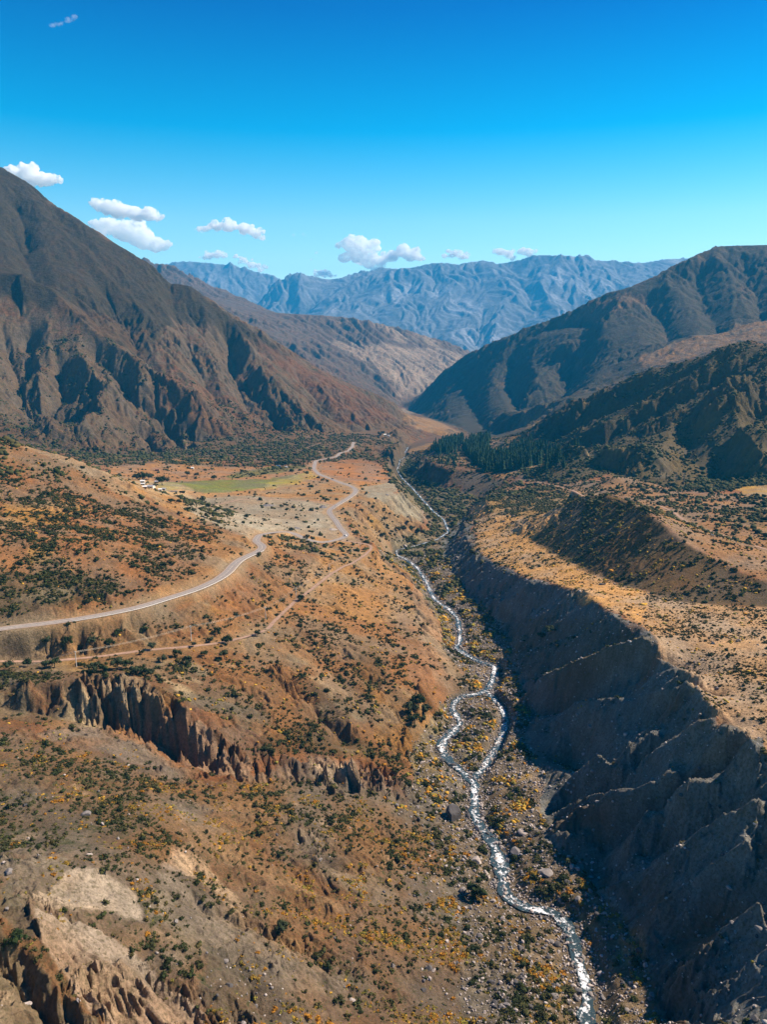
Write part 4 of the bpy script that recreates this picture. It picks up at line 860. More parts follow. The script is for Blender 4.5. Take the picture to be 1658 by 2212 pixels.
def bulk_two(name, P, S, keep, pal, label, r1, near, far, flat=1.0, dens=None):
    P = P[keep]; S = S[keep]; cols = colpick(len(P), pal); r = np.linalg.norm(P, axis=1); k = r < r1
    a = bulk(name, P[k], S[k], near, cols[k], MLEAF, label, flat); b_ = bulk(name, P[~k], S[~k], far, cols[~k], MLEAF, label, flat)
    for x in (a, b_): x.select_set(False)
    # one mesh for the whole mass
    import bmesh
    bm = bmesh.new(); bm.from_mesh(a.data); bm.from_mesh(b_.data); bm.to_mesh(a.data); bm.free(); bpy.data.objects.remove(b_); return a
bulk_two('undergrowth', PG, SG, kg, GCOL, 'dense dark green brush spread over the hillsides and the valley', 780, TM, TB)
bulk_two('low_scrub', PY, SY, ky, YCOL, 'golden and orange low scrub along the river and on the near slope', 420, [leafy(200+i, 14, True, .5, .32) for i in range(3)], TB, .8)
bulk_two('river_stones', PR, SR, kr, RCOL, 'countless grey stones strewn over the river bed and scree', 300, TS, TS)
print('scatter', round(time.time()-T0, 1))

# ------------------------------------------------------------------ haze: one closed box of even air
def haze(dens, colr, aniso):
    import bmesh
    bm = bmesh.new(); bmesh.ops.create_cube(bm, size=1.0); me = bpy.data.meshes.new('haze'); bm.to_mesh(me); bm.free()
    o = bpy.data.objects.new('haze', me); COL.objects.link(o); zb = float(min(H.min(), HF.min()))-1; zt = float(HF.max())+40
    xm = float(abs(XF).max())+200; y0 = -400; y1 = float(YF.max())+200
    o.location = (0, (y0+y1)/2, (zb+zt)/2); o.scale = (2*xm, y1-y0, zt-zb)
    m = bpy.data.materials.new('haze_air'); m.use_nodes = True; n = m.node_tree; n.nodes.clear(); out = n.nodes.new('ShaderNodeOutputMaterial'); pv = n.nodes.new('ShaderNodeVolumePrincipled')
    pv.inputs['Color'].default_value = (*colr, 1); pv.inputs['Density'].default_value = dens; pv.inputs['Anisotropy'].default_value = aniso; n.links.new(pv.outputs[0], out.inputs['Volume']); me.materials.append(m)
    m.cycles.homogeneous_volume = True
    tag(o, 'pale blue air between the near slopes and the far ranges', 'haze', kind='stuff'); return o
haze(4.5e-5, (.03, .47, .98), 0.0)
print('haze', round(time.time()-T0, 1))

# ------------------------------------------------------------------ builders for single things
def thing(name, label, cat, loc, rz=0, group=None):
    o = bpy.data.objects.new(name, None); COL.objects.link(o); o.location = [float(a) for a in loc]; o.rotation_euler = (0, 0, rz); o.empty_display_size = .5; return tag(o, label, cat, group)
def part(name, me, parent, loc=(0,0,0)):
    o = bpy.data.objects.new(name, me); COL.objects.link(o); o.parent = parent; o.location = loc; return o
def box(x0, x1, y0, y1, z0, z1):
    v = [(x0,y0,z0),(x1,y0,z0),(x1,y1,z0),(x0,y1,z0),(x0,y0,z1),(x1,y0,z1),(x1,y1,z1),(x0,y1,z1)]
    return v, [(3,2,1,0),(4,5,6,7),(0,1,5,4),(1,2,6,5),(2,3,7,6),(3,0,4,7)]
def tube(P, R, seg=8):
    P = np.array(P, float); V = []; F = []; R = np.full(len(P), R) if np.isscalar(R) else R
    for i, p in enumerate(P):
        t = P[min(i+1, len(P)-1)]-P[max(i-1, 0)]; t /= np.linalg.norm(t)+1e-9; a = np.cross(t, [0,0,1] if abs(t[2]) < .9 else [1,0,0]); a /= np.linalg.norm(a); b_ = np.cross(t, a)
        for k in range(seg): an = 6.28319*k/seg; V.append(p+R[i]*(a*math.cos(an)+b_*math.sin(an)))
    for i in range(len(P)-1):
        for k in range(seg): F.append((i*seg+k, i*seg+(k+1) % seg, (i+1)*seg+(k+1) % seg, (i+1)*seg+k))
    F.append(tuple(range(seg))[::-1]); F.append(tuple((len(P)-1)*seg+k for k in range(seg))); return V, F
def join(*L_):
    V = []; F = []
    for v, f in L_:
        b_ = len(V); V += [tuple(map(float, q)) for q in v]; F += [tuple(int(i)+b_ for i in q) for q in f]
    return V, F
def me(name, vf, mat):
    m_ = bpy.data.meshes.new(name); m_.from_pydata([tuple(map(float, q)) for q in vf[0]], [], [tuple(int(i) for i in q) for q in vf[1]]); m_.materials.append(mat); return m_
def at(u, v): return cast([(u, v)])[0]
def size_at(P, px): return px/FV*float(project(np.array(P))[2])
MBARK = plain('bark', (.10,.075,.05)); MCROWN = [plain('broad_leaves', (.022,.034,.010), .9, .5, 1.2), plain('grey_green_leaves', (.036,.046,.020), .9, .5, 1.2)]
MCON = plain('conifer_needles', (.020,.046,.016), .9, .45, .6); MPOP = plain('poplar_leaves', (.022,.040,.012), .9, .4, .8); MDEAD = plain('bare_branches', (.22,.19,.17), .9, .3, 2.)
# broadleaf trees: trunk with limbs, crown of leaf sprays
TREEP = []
for i in range(4):
    g = np.random.default_rng(400+i); lobes = [(np.array([g.uniform(-.33,.33), g.uniform(-.33,.33), g.uniform(.42,.74)]), g.uniform(.17,.27)) for _ in range(9)]
    V = []; F = []
    for c, r_ in lobes: V.append(I0[0]*r_*.7*(1+.2*g.standard_normal((12,1)))+c); F.append(I0[1]+12*(len(V)-1))
    P = []
    for k in range(420):
        c, r_ = lobes[k % 9]; d = g.standard_normal(3); d /= np.linalg.norm(d); p = c+d*r_*g.uniform(.75,1.2); a = g.standard_normal(3); a /= np.linalg.norm(a); b_ = np.cross(a, g.standard_normal(3)); b_ /= np.linalg.norm(b_)+1e-6; q = .042*g.uniform(.6,1.5); P.append([p-a*q, p+b_*q, p+a*q])
    V.append(np.array(P).reshape(-1,3)); F.append(np.arange(1260).reshape(-1,3)+108)
    crown = me('crown', (np.concatenate(V), np.concatenate(F)), MCROWN[i % 2])
    trunk = me('trunk', join(tube([(0,0,-.06),(.01,0,.15),(.0,.02,.34),(.02,.0,.55)], [.035,.028,.02,.01]), *[tube([(0,0,.22+.04*k),tuple((lobes[k][0]+np.array([0,0,-.02]))*[.55,.55,.8]),tuple(lobes[k][0])], [.014,.01,.004], 5) for k in range(4)]), MBARK)
    TREEP.append((trunk, crown))
ntree = 0
def tree(u, v, hpx, label, group='broadleaf trees of the valley', ws=1.15):
    global ntree
    p = at(u, v); h = size_at(p, hpx); tr, cr = TREEP[ntree % 4]; ntree += 1
    t = thing('tree', label, 'tree', p, random.uniform(0, 6.28), group); t.scale = (h*ws, h*ws, h); part('trunk', tr, t); part('crown', cr, t); return t
for u, v, h_, lb in [(383,1419,20,'dark leafy tree standing in open ground right of the second pole'),(351,1431,19,'dark round tree left of the lone tree on the pole bench'),(492,1391,21,'lone tree casting a shadow beside the dirt track bend'),(485,1424,22,'slim dark tree just below the dirt track bend'),
 (441,1418,16,'small green tree between two track side trees'),(408,1437,24,'wide grey green tree at the top of the gully slope'),(556,1373,14,'small dark tree at the upper end of the pole bench'),(327,1403,18,'dark tree left of the second pole'),(147,1393,22,'tall dark tree above the first pole'),
 (207,1452,26,'dark tree on the cliff rim right of the first pole'),(222,1451,22,'low dark tree in the thicket on the cliff rim'),(255,1447,30,'largest dark tree on the cliff rim'),(272,1445,26,'dark tree behind the largest cliff rim tree'),(290,1458,26,'round dark tree on the middle of the cliff rim'),(308,1458,24,'dense dark tree at the right end of the rim thicket'),(327,1462,20,'last dark tree of the rim thicket'),
 (118,1441,26,'dark tree at the left of the first pole'),(96,1444,22,'dark bushy tree at the left end of the bench'),(60,1440,20,'low dark tree at the left edge of the bench'),(20,1446,22,'dark tree at the left frame edge of the bench'),(469,1372,20,'dark tree on the upper side of the bench'),(454,1388,15,'round tree beside the dirt track'),(255,1373,17,'dark tree on the bank under the winding road'),(201,1394,22,'wide dark tree under the road bank'),(237,1396,20,'dark tree on the lower bank edge'),(100,1392,20,'dark clump tree on the bank below the road'),(306,1414,12,'small round bushy tree by the bench track'),(418,1397,12,'small dark tree by the second pole'),(182,1443,13,'slim tree right beside the first pole'),
 (889,1538,28,'left tree of the black green group by the river'),(905,1526,30,'tallest tree of the black green group by the river'),(921,1541,24,'right tree of the black green group by the river'),(897,1562,26,'lowest tree of the black green group by the river'),(913,1560,18,'small tree at the foot of the black green group'),(1028,1940,42,'big dark round tree left of the lower rapids'),(612,2015,30,'dusky green tree alone on the near slope'),(35,2045,42,'black green sprawling tree on the grey slope at lower left'),
 (298,1037,17,'left tree of the big farm grove'),(309,1038,20,'middle tree of the big farm grove'),(321,1037,17,'right tree of the big farm grove'),(350,1048,24,'round dark tree beside the green paddock'),(600,1007,13,'first tree of the hamlet row'),(612,1009,16,'second tree of the hamlet row'),(634,1009,14,'fourth tree of the hamlet row'),(646,1006,10,'low tree between hamlet trees and poplars'),
 (608,1097,9,'small lone tree in the gravel works'),(533,1120,11,'lone tree on the pale gravel flat'),(470,1133,11,'tree at the near edge of the gravel flat'),(471,1106,13,'dark tree right of the thicket by the gravel works'),(450,1098,12,'dark tree at the top of the gravel thicket'),(447,1119,13,'dark tree low in the gravel thicket'),(415,1096,11,'dark tree left in the gravel thicket'),(370,1088,14,'tall tree where the red hill meets the flat'),(400,1081,9,'small tree above the gravel thicket'),(386,1088,11,'dark tree near the red hill foot'),(418,1107,11,'middle tree of the gravel thicket'),(407,1103,9,'small tree in the gravel thicket'),(388,1113,11,'dark tree close to the red hill edge'),(629,1148,10,'small tree by the side road junction'),(581,1167,12,'dark tree beside the road bend'),(663,1166,13,'dark tree between the two roads'),(652,1300,18,'dark tree right of the fourth pole'),
 (463,1036,11,'tree beyond the green pasture'),(404,1029,13,'tree behind the green paddock'),(425,1030,11,'tree on the far pasture edge'),(874,1146,14,'tallest dark tree on the river bank scrub'),(890,1146,12,'dark tree right on the river bank scrub'),(860,1148,12,'dark tree left on the river bank scrub'),(828,1160,12,'dark cone shaped tree on the river bank'),(832,1124,11,'dark tree on the yellow scree slope'),(926,1122,11,'dark tree by the upper river bend'),(846,1153,9,'low tree on the river bank'),
 (900,1045,12,'dark tree on the far river flat, left'),(915,1048,13,'dark tree on the far river flat, middle'),(935,1052,12,'dark tree on the far river flat, right'),(1190,1370,22,'dark tree on the shaded upper gorge wall'),(1170,1380,18,'small dark tree on the shaded upper gorge wall')]:
    tree(u, v, h_, lb)
# poplars: tall narrow crowns
def column_tree(name, seed, mat, w_, dense):
    g = np.random.default_rng(seed); P = []
    for k in range(dense):
        z = g.uniform(.08, 1.0); r_ = w_*(math.sin(math.pi*min(1, z*.95+.05))**.6)*g.uniform(.3, 1.1); an = g.uniform(0, 6.28); p = np.array([r_*math.cos(an), r_*math.sin(an), z]); a = g.standard_normal(3)*[.5,.5,1.2]; a /= np.linalg.norm(a); b_ = np.cross(a, g.standard_normal(3)); b_ /= np.linalg.norm(b_); q = .035; P.append([p-a*q, p+b_*q, p+a*q])
    return me(name, (np.array(P).reshape(-1,3), np.arange(dense*3).reshape(-1,3)), mat)
POPC = column_tree('crown', 5, MPOP, .13, 260); POPD = column_tree('crown', 6, MDEAD, .10, 110); POPT = me('trunk', tube([(0,0,-.03),(0,0,.5),(0,0,.97)], [.02,.012,.003], 6), MBARK)
for u, v, h_, lb, c in [(656,1006,20,'tallest green poplar beside the valley road',POPC),(650,1006,12,'shorter poplar left of the tallest poplar',POPC),(665,1004,15,'right poplar beside the valley road',POPC),(623,1009,18,'poplar in the middle of the hamlet row',POPC),(617,1009,13,'thin poplar left in the hamlet row',POPC),
  (1462,1044,24,'pale bare poplar in the shaded hollow, left',POPD),(1478,1046,22,'pale bare poplar in the shaded hollow, right',POPD),(1427,1036,22,'pale bare poplar at the hill edge',POPD),(1440,1039,18,'green poplar among bare ones in the hollow',POPC)]:
    p = at(u, v); h = size_at(p, h_); t = thing('poplar', lb, 'tree', p, random.uniform(0,6), 'poplars in rows'); t.scale = (h, h, h); part('trunk', POPT, t); part('crown', c, t)
# conifer plantation
CONP = []
for i in range(5):
    g = np.random.default_rng(500+i); V = []; F = []; nt_ = 7
    for k in range(nt_):
        z0 = .06+.88*k/nt_; z1 = z0+.26*(1-.55*k/nt_); r_ = .20*(1-.9*k/nt_)+.015; b_ = len(V); seg = 9
        for q in range(seg): an = 6.283*q/seg+k; rr = r_*g.uniform(.6,1.25); V.append((rr*math.cos(an), rr*math.sin(an), z0+g.uniform(-.03,.02)))
        V.append((g.uniform(-.01,.01), g.uniform(-.01,.01), min(1., z1)))
        for q in range(seg): F.append((b_+q, b_+(q+1) % seg, b_+seg))
    v2, f2 = tube([(0,0,-.05),(0,0,.3)], [.018,.014], 5); b_ = len(V); V += [tuple(q) for q in v2]; nF = len(F); F += [tuple(i_+b_ for i_ in q) for q in f2]
    m_ = me('conifer', (V, F), MCON); m_.materials.append(MBARK)
    for k in range(nF, len(F)): m_.polygons[k].material_index = 1
    CONP.append(m_)
def in_poly(x, y, P):
    ins = np.zeros(x.shape, bool)
    for k in range(len(P)):
        x0, y0 = P[k,:2]; x1, y1 = P[(k+1) % len(P),:2]; ins ^= ((y0 > y) != (y1 > y)) & (x < (x1-x0)*(y-y0)/((y1-y0) if y1 != y0 else 1e-9)+x0)
    return ins
CP = []
for poly, dens, hh in [([(931,975),(960,955),(1003,950),(998,968),(985,983),(943,983)],.0042,23),([(1000,968),(1027,953),(1062,950),(1052,975),(1062,986),(1100,986),(1170,990),(1172,1004),(1120,1016),(1090,1019),(1052,1021),(1020,1000)],.0085,24),
  ([(1100,968),(1145,948),(1235,958),(1210,968),(1150,974),(1110,980)],.006,22),([(1177,1002),(1222,994),(1222,1010),(1180,1018)],.006,22),([(942,996),(960,990),(990,985),(985,1005),(955,1010)],.002,13),([(1095,985),(1200,975),(1260,985),(1180,1000)],.004,18)]:
    P = cast(poly); x0, x1, y0, y1 = P[:,0].min(), P[:,0].max(), P[:,1].min(), P[:,1].max(); n_ = int((x1-x0)*(y1-y0)*dens*1.5); x = RNG.uniform(x0, x1, n_); y = RNG.uniform(y0, y1, n_); k = in_poly(x, y, P); x = x[k]; y = y[k]
    CP.append(np.c_[x, y, hgt(x, y), hh*RNG.uniform(.75, 1.3, len(x))])
CP = np.concatenate(CP); CP = CP[np.argsort(np.hypot(CP[:,0], CP[:,1]))]; vis, _, _ = visible(CP[:,:3], 12.0); CV = np.r_[np.flatnonzero(vis), np.flatnonzero(~vis)]; CP = CP[CV]
print('conifers', len(CP), vis.sum())
for i in range(min(290, len(CP))):
    o = bpy.data.objects.new('conifer_tree', CONP[i % 5]); COL.objects.link(o); x, y, z, h = CP[i]; o.location = (x, y, z); o.rotation_euler = (0, 0, random.uniform(0, 6.28)); o.scale = (h*random.uniform(.85,1.15),)*2+(h,)
    tag(o, 'dark green pointed conifer in the plantation above the far river bend', 'tree', 'conifers of the dark plantation')
if len(CP) > 290:
    Q = CP[290:]; vv_ = [(np.array([v_.co for v_ in m_.vertices]), m_) for m_ in CONP]; V = []; F = []; b_ = 0
    for i, (x, y, z, h) in enumerate(Q):
        v_, m_ = vv_[i % 5]; V.append(v_*h+[x, y, z]); F += [tuple(b_+k for k in p_.vertices) for p_ in m_.polygons]; b_ += len(v_)
    o = bpy.data.objects.new('conifer_forest', me('conifer_forest', (np.concatenate(V), F), MCON)); COL.objects.link(o); tag(o, 'rear mass of the dark conifer plantation on the far terrace', 'forest', kind='stuff')
# utility poles and cables
MCONC = plain('weathered_concrete', (.60,.56,.50)); MSTEEL = plain('galvanised_steel', (.45,.45,.44), .5, .15, 3., .6); MWIRE = plain('bare_cable', (.36,.32,.27), .5, .1, 1., .3); MCER = plain('ceramic', (.5,.48,.45), .4)
POLES = []
pl = [(165,1441,37,'concrete utility pole on the dry grass near the cliff rim'),(413,1383,34,'concrete utility pole beside the bench track'),(574,1337,28,'utility pole at the top bend of the bench track'),(640,1293,25,'utility pole with insulators left of a dark tree'),(712,1240,23,'pale utility pole on the red slope below the road fork'),(778,1191,18,'thin utility pole beside the dirt turning place'),(725,1106,15,'utility pole on the outside of the road curve'),(739,1087,13,'utility pole by the upper guard rail')]
for i, (u, v, h_, lb) in enumerate(pl):
    p = at(u, v); h = max(9.0, size_at(p, h_)); POLES.append((p, h))
for i, (p, h) in enumerate(POLES):
    q = POLES[min(i+1, len(POLES)-1)][0]-POLES[max(i-1, 0)][0]; rz = math.atan2(q[1], q[0])+math.pi/2
    t = thing('utility_pole', pl[i][3], 'utility pole', p, rz, 'utility poles carrying the power line')
    part('shaft', me('shaft', tube([(0,0,-.8),(0,0,h*.5),(0,0,h)], [.26,.21,.16], 10), MCONC), t)
    part('crossarm', me('crossarm', box(-1.3,1.3,.12,.26,h-.9,h-.74), MSTEEL), t)
    for x in (-1.15, 0., 1.15): part('insulator', me('insulator', tube([(x,.19,h-.74),(x,.19,h-.62),(x,.19,h-.56),(x,.19,h-.45)], [.05,.12,.07,.05], 8), MCER), t)
def cable(a, b_, sag, lb):
    P = [a+(b_-a)*t-np.array([0,0,sag*4*t*(1-t)]) for t in np.linspace(0, 1, 14)]; o = bpy.data.objects.new('power_cable', me('power_cable', tube(P, .035, 5), MWIRE)); COL.objects.link(o); tag(o, lb, 'cable', 'cables between the utility poles')
off = []
for i, (p, h) in enumerate(POLES):
    q = POLES[min(i+1, len(POLES)-1)][0]-POLES[max(i-1, 0)][0]; q = q[:2]/np.linalg.norm(q[:2]); nrm = np.array([-q[1], q[0], 0]); off.append([p+nrm*s_+np.array([0,0,h-.45]) for s_ in (-1.15, 0, 1.15)])
prev = [np.array(pt(-140, 1478+s_*7, 400.)) for s_ in (-1, 0, 1)]
spans = ['from the left frame edge to the first pole','between the first and second pole','between the second and third pole','between the third and fourth pole','between the fourth and fifth pole','between the fifth and sixth pole','between the sixth pole and the road curve','between the two poles at the road curve']
for i in range(len(POLES)):
    for k in range(3): cable(prev[k], off[i][k], 1.6, ['lower', 'middle', 'upper'][k]+' thin cable '+spans[i])
    prev = off[i]
# guard rails along the road
MRAIL = plain('pale_rail_steel', (.66,.64,.60), .5, .1, 2., .1); MPOST = plain('post_steel', (.18,.16,.14), .7)
def guardrail(uv0, uv1, side, label):
    i0 = np.argmin(np.hypot(*(ROAD[:,:2]-at(*uv0)[:2]).T)); i1 = np.argmin(np.hypot(*(ROAD[:,:2]-at(*uv1)[:2]).T)); i0, i1 = min(i0, i1), max(i0, i1); S_ = ROAD[i0:i1]; T = np.gradient(S_[:,:2], axis=0); T /= np.hypot(*T.T)[:,None]
    P = np.c_[S_[:,0]+T[:,1]*side, S_[:,1]-T[:,0]*side, S_[:,2]]; V = []; F = []; n_ = len(P); prof = [(0,.46),(.05,.52),(0,.60),(.05,.68),(0,.80),(-.06,.80),(-.06,.46)]
    t = thing('guard_rail', label, 'guard rail', P[0]); 
    for i in range(n_):
        for dx, dz in prof: V.append((P[i,0]+T[i,1]*dx-P[0,0], P[i,1]-T[i,0]*dx-P[0,1], P[i,2]+dz-P[0,2]+.1))
    K = len(prof)
    for i in range(n_-1):
        for k in range(K): F.append((i*K+k, i*K+(k+1) % K, (i+1)*K+(k+1) % K, (i+1)*K+k))
    part('rail', me('rail', (V, F), MRAIL), t); pm = me('post', box(-.09,.09,-.09,.09,-.6,.78), MPOST)
    for i in range(0, n_, max(1, n_//60)): part('post', pm, t, tuple(P[i]-P[0]+np.array([-T[i,1]*.18, T[i,0]*.18, .1])))
guardrail((150,1340),(568,1189), 4.9, 'long white guard rail on the outer edge of the winding road')
guardrail((712,1100),(768,1056), 4.9, 'short white guard rail on the outer side of the upper road curve')
# farm sheds and houses
MWALL = [plain('whitewash', (.62,.57,.50)), plain('adobe', (.34,.22,.14)), plain('grey_boards', (.25,.22,.19))]; MROOF = [plain('white_sheet_roof', (.80,.79,.76), .5), plain('zinc_roof', (.48,.48,.48), .45, .2, 1., .3), plain('rusty_roof', (.30,.15,.09))]; MDARK = plain('dark_opening', (.03,.028,.025)); MWOOD = plain('old_wood', (.16,.10,.06))
def house(u, v, wpx, dp, hh, rz, wm, rm, lb, grp='farm buildings'):
    p = at(u, v); w_ = size_at(p, wpx); t = thing('farm_building', lb, 'building', p, rz, grp); a = w_/2; d = dp/2
    part('wall', me('wall', join(box(-a,a,-d,d,-.8,hh), ([(-a,-d,hh),(-a,d,hh),(-a,0,hh+.18*dp)],[(0,2,1)]), ([(a,-d,hh),(a,d,hh),(a,0,hh+.18*dp)],[(0,1,2)])), MWALL[wm]), t)
    e = .45; z0 = hh-.08; z1 = hh+.18*dp+.12; v_ = []; 
    for x in (-a-e, a+e): v_ += [(x,-d-e,z0),(x,0,z1),(x,d+e,z0),(x,d+e,z0+.12),(x,0,z1+.14),(x,-d-e,z0+.12)]
    f_ = [(k, (k+1) % 6, 6+(k+1) % 6, 6+k) for k in range(6)]+[(5,4,3,2,1,0),(6,7,8,9,10,11)]
    part('roof', me('roof', (v_, f_), MROOF[rm]), t); dd = part('door', me('door', box(-.5,.5,-d-.06,-d-.003,0,2.0), MWOOD), t); dd.location = (a*.3,0,0)
    for x in (-a*.55, a*.75): part('window', me('window', box(x-.45,x+.45,-d-.05,-d-.003,1.0,1.9), MDARK), t)
for a in [(308,1042,9,4.5,2.4,.1,0,0,'white roofed shed in front of the farm grove'),(309,1048,8,3.5,2.2,-.1,2,0,'low white roofed lean-to below the first shed'),(326,1054,15,7,2.8,-.25,0,1,'largest zinc roofed barn of the farm'),(313,1055,8,4,2.3,.2,1,0,'small bright roofed hut left of the barn'),
  (346,1060,7,4,2.3,.15,0,0,'white hut at the left end of the corral wall'),(354,1059,8,4.5,2.5,-.2,2,1,'grey roofed shed right of the white hut'),(338,1043,7,4.5,2.4,.3,1,1,'dim shed under the round farm tree'),(340,1017,9,6,3.0,.1,1,2,'brown roofed house beyond the farm grove'),(416,1013,5,4.5,2.6,0,0,0,'tiny white house among brush above the pasture'),
  (602,1009,9,5,2.6,.05,0,0,'white roofed cottage under the hamlet trees'),(619,1011,5,4,2.4,0,0,1,'small shed beside the hamlet poplar'),(832,941,6,8,3.5,.1,0,0,'first far white house by the valley road'),(840,943,5,8,3.5,-.2,0,1,'second far white house by the valley road'),(822,939,5,8,3.2,.2,1,2,'far brown house under trees by the valley road')]: house(*a)
for a in [(820,940,9),(828,938,8),(846,940,8),(852,943,7)]: tree(a[0], a[1], a[2], 'far dark tree among the houses by the valley road', 'trees at the far houses')
t_ = at(368, 1062); wl = bpy.data.objects.new('corral_wall', me('corral_wall', box(-10,10,-.25,.25,-.5,1.4), MWALL[0])); COL.objects.link(wl); wl.location = t_; wl.rotation_euler = (0,0,.08); tag(wl, 'long low white corral wall right of the farm sheds', 'wall')
# vehicles
MCARW = plain('white_paint', (.75,.75,.74), .35, .05); MCARD = plain('dark_paint', (.05,.055,.06), .35, .05); MGLASS = plain('dark_glass', (.02,.025,.03), .1, .05); MTYRE = plain('tyre_rubber', (.02,.02,.02)); MRIM = plain('rim_metal', (.4,.4,.4), .4, .1, 2., .7)
def extr(pts, y0, y1):
    n_ = len(pts); V = [(x, y0, z) for x, z in pts]+[(x, y1, z) for x, z in pts]; F = [(k, (k+1) % n_, n_+(k+1) % n_, n_+k) for k in range(n_)]+[tuple(range(n_))[::-1], tuple(range(n_, 2*n_))]; return V, F
def car(u, v, rz, paint, lb, pickup=False):
    i = np.argmin(np.hypot(*(ROAD[:,:2]-at(u, v)[:2]).T)); p = at(u, v); 
    if np.hypot(*(ROAD[i,:2]-p[:2])) < 9: p = np.array([p[0], p[1], ROAD[i,2]+.14])
    t = thing('pickup_truck' if pickup else 'car', lb, 'pickup' if pickup else 'car', p, rz)
    part('body', me('body', extr([(-2.2,.35),(2.2,.35),(2.25,.7),(2.1,.9),(1.0,1.0),(-2.1,1.02),(-2.25,.7)],-.88,.88), paint), t)
    cab = [(-.2,1.0),(.95,1.0),(.45,1.5),(-.1,1.52)] if pickup else [(-1.7,1.01),(1.0,1.0),(.4,1.5),(-1.2,1.52)]
    part('cabin', me('cabin', extr(cab,-.78,.78), paint), t); part('windows', me('windows', extr([(c[0]*.93, c[1]*.99-.02 if c[1] > 1.2 else c[1]+.1) for c in cab],-.80,.80), MGLASS), t)
    wm_ = me('wheel', tube([(0,-.12,0),(0,.12,0)], .34, 14), MTYRE); rm_ = me('rim', tube([(0,-.13,0),(0,.13,0)], .18, 10), MRIM)
    for x in (-1.4, 1.4):
        for y in (-.8, .8): w_ = part('wheel', wm_, t, (x, y, .34)); part('rim', rm_, w_)
        part('headlight' if x > 0 else 'tail_light', me('light', join(box(*( (2.18,2.27) if x > 0 else (-2.27,-2.18)),-.8,-.5,.62,.78), box(*((2.18,2.27) if x > 0 else (-2.27,-2.18)),.5,.8,.62,.78)), MGLASS), t)
car(747,1158, 2.2, MCARW, 'white car rounding the sharp road bend above the scree'); car(794,1185, .3, MCARD, 'dark pickup parked on the dirt turning place', True); car(719,1035, -.5, MCARD, 'dark car on the straight road across the golden flat')
# gravel heaps of the works
def heap(u, v, wpx, hr, lb, mat):
    p = at(u, v); r_ = size_at(p, wpx)/2; V = [(0,0,r_*hr)]; F = []; 
    for k in range(1, 9):
        for q in range(28): an = 6.283*q/28; rr = r_*k/8*(1+.12*math.sin(3*an+1)+.05*math.sin(7*an)); V.append((rr*math.cos(an), rr*math.sin(an), r_*hr*(1-(k/8))+random.uniform(-.1,.1)-.15*(k == 8)))
    for q in range(28): F.append((0, 1+q, 1+(q+1) % 28))
    for k in range(7):
        for q in range(28): F.append((1+k*28+q, 1+(k+1)*28+q, 1+(k+1)*28+(q+1) % 28, 1+k*28+(q+1) % 28))
    o = bpy.data.objects.new('gravel_heap', me('gravel_heap', (V, F), mat)); COL.objects.link(o); o.location = p; tag(o, lb, 'gravel heap', 'heaps in the gravel works')
MHEAP = plain('crushed_stone', (.17,.155,.15), .95, .4, 1.); heap(697,1096,18,.62,'dark conical gravel heap inside the road curve',MHEAP); heap(578,1092,26,.3,'long low gravel heap in the middle of the works',MHEAP); heap(836,1069,9,.5,'small gravel heap in the riverside pit',MHEAP); heap(718,1144,20,.35,'pale gravel mound beside the road bend',plain('pale_gravel', (.34,.29,.25), .95, .4, 1.)); heap(640,1141,18,.3,'blue grey rubble heap at the near side of the works',MHEAP)
# the large boulders one can point to
def big_boulder(u, v, wpx, asp, mat, lb, seed):
    p = at(u, v); r_ = size_at(p, wpx)/2; v_, f_ = stone(seed, 2); o = bpy.data.objects.new('large_boulder', mesh_of('large_boulder', v_*[1,1,asp/.65], f_, MR[mat])); COL.objects.link(o); o.location = p-np.array([0,0,r_*.12]); o.scale = (r_,)*3; o.rotation_euler = (0, 0, random.uniform(0, 3)); tag(o, lb, 'boulder', 'large boulders')
for k, a in enumerate([(980,1765,50,.85,2,'huge dark boulder on the left bank above the rapids'),(1117,1842,40,.6,0,'broad grey boulder right of the rapids'),(1029,1862,32,.7,1,'tan slab boulder on the left bank beside brush'),(1046,1771,19,.6,1,'pale round boulder at the right edge of the rapids'),(1179,1888,36,.6,0,'dark and pale boulder pile near the foot of the shaded scree'),(1092,1818,15,.6,1,'pink grey boulder right beside the white water'),(1067,1905,17,.7,0,'round mauve boulder on the left edge of the stream'),(1072,1856,16,.5,1,'flat pale boulder in the stream bend'),(1133,1796,30,.4,1,'long pale slab with a round hollow among orange bushes'),(1099,1880,15,.6,0,'grey boulder right of the foam'),(1026,1882,13,.6,0,'blue grey rock in golden brush left of the stream'),(1052,1887,13,.7,1,'white topped rock left of the stream'),(1228,2010,16,.8,1,'tan boulder where the stream turns down'),(1087,1985,14,.7,1,'white rock above the stream corner'),(1240,2130,14,.7,1,'pinkish boulder left of the lowest rapid'),(1298,2103,19,.6,1,'pale boulder right of the lowest rapid'),(1215,2145,10,.6,0,'grey rock on the lower left bank'),(1155,2173,13,.6,1,'small pale slab in the lower scrub'),(1383,2055,17,.8,2,'dark boulder under the lower shaded wall'),(1120,1568,26,.6,2,'dark boulder at the right edge of the gravel bar'),(1072,1128,9,.8,2,'left of two dark blocks on the golden terrace'),(1089,1127,9,.8,2,'right of two dark blocks on the golden terrace'),(1110,1116,10,.7,2,'dark block behind the pair on the golden terrace'),(1301,1263,19,.6,2,'lone dark rock on the golden neck of the terrace'),(1539,1156,11,.6,2,'dark rock beside the right hand dirt road'),(876,1181,20,.5,1,'big white boulder at the inner stream bend'),(277,1654,10,.6,1,'pale rock on the near slope below the cliff'),(692,1858,13,.7,0,'blue grey rock on the near slope'),(1263,1630,12,.8,1,'pale rock on the crest of the shaded spur'),(905,1770,12,.8,2,'dark rock on the left bank shelf')]): big_boulder(*a, 600+k)
print('things', round(time.time()-T0, 1))

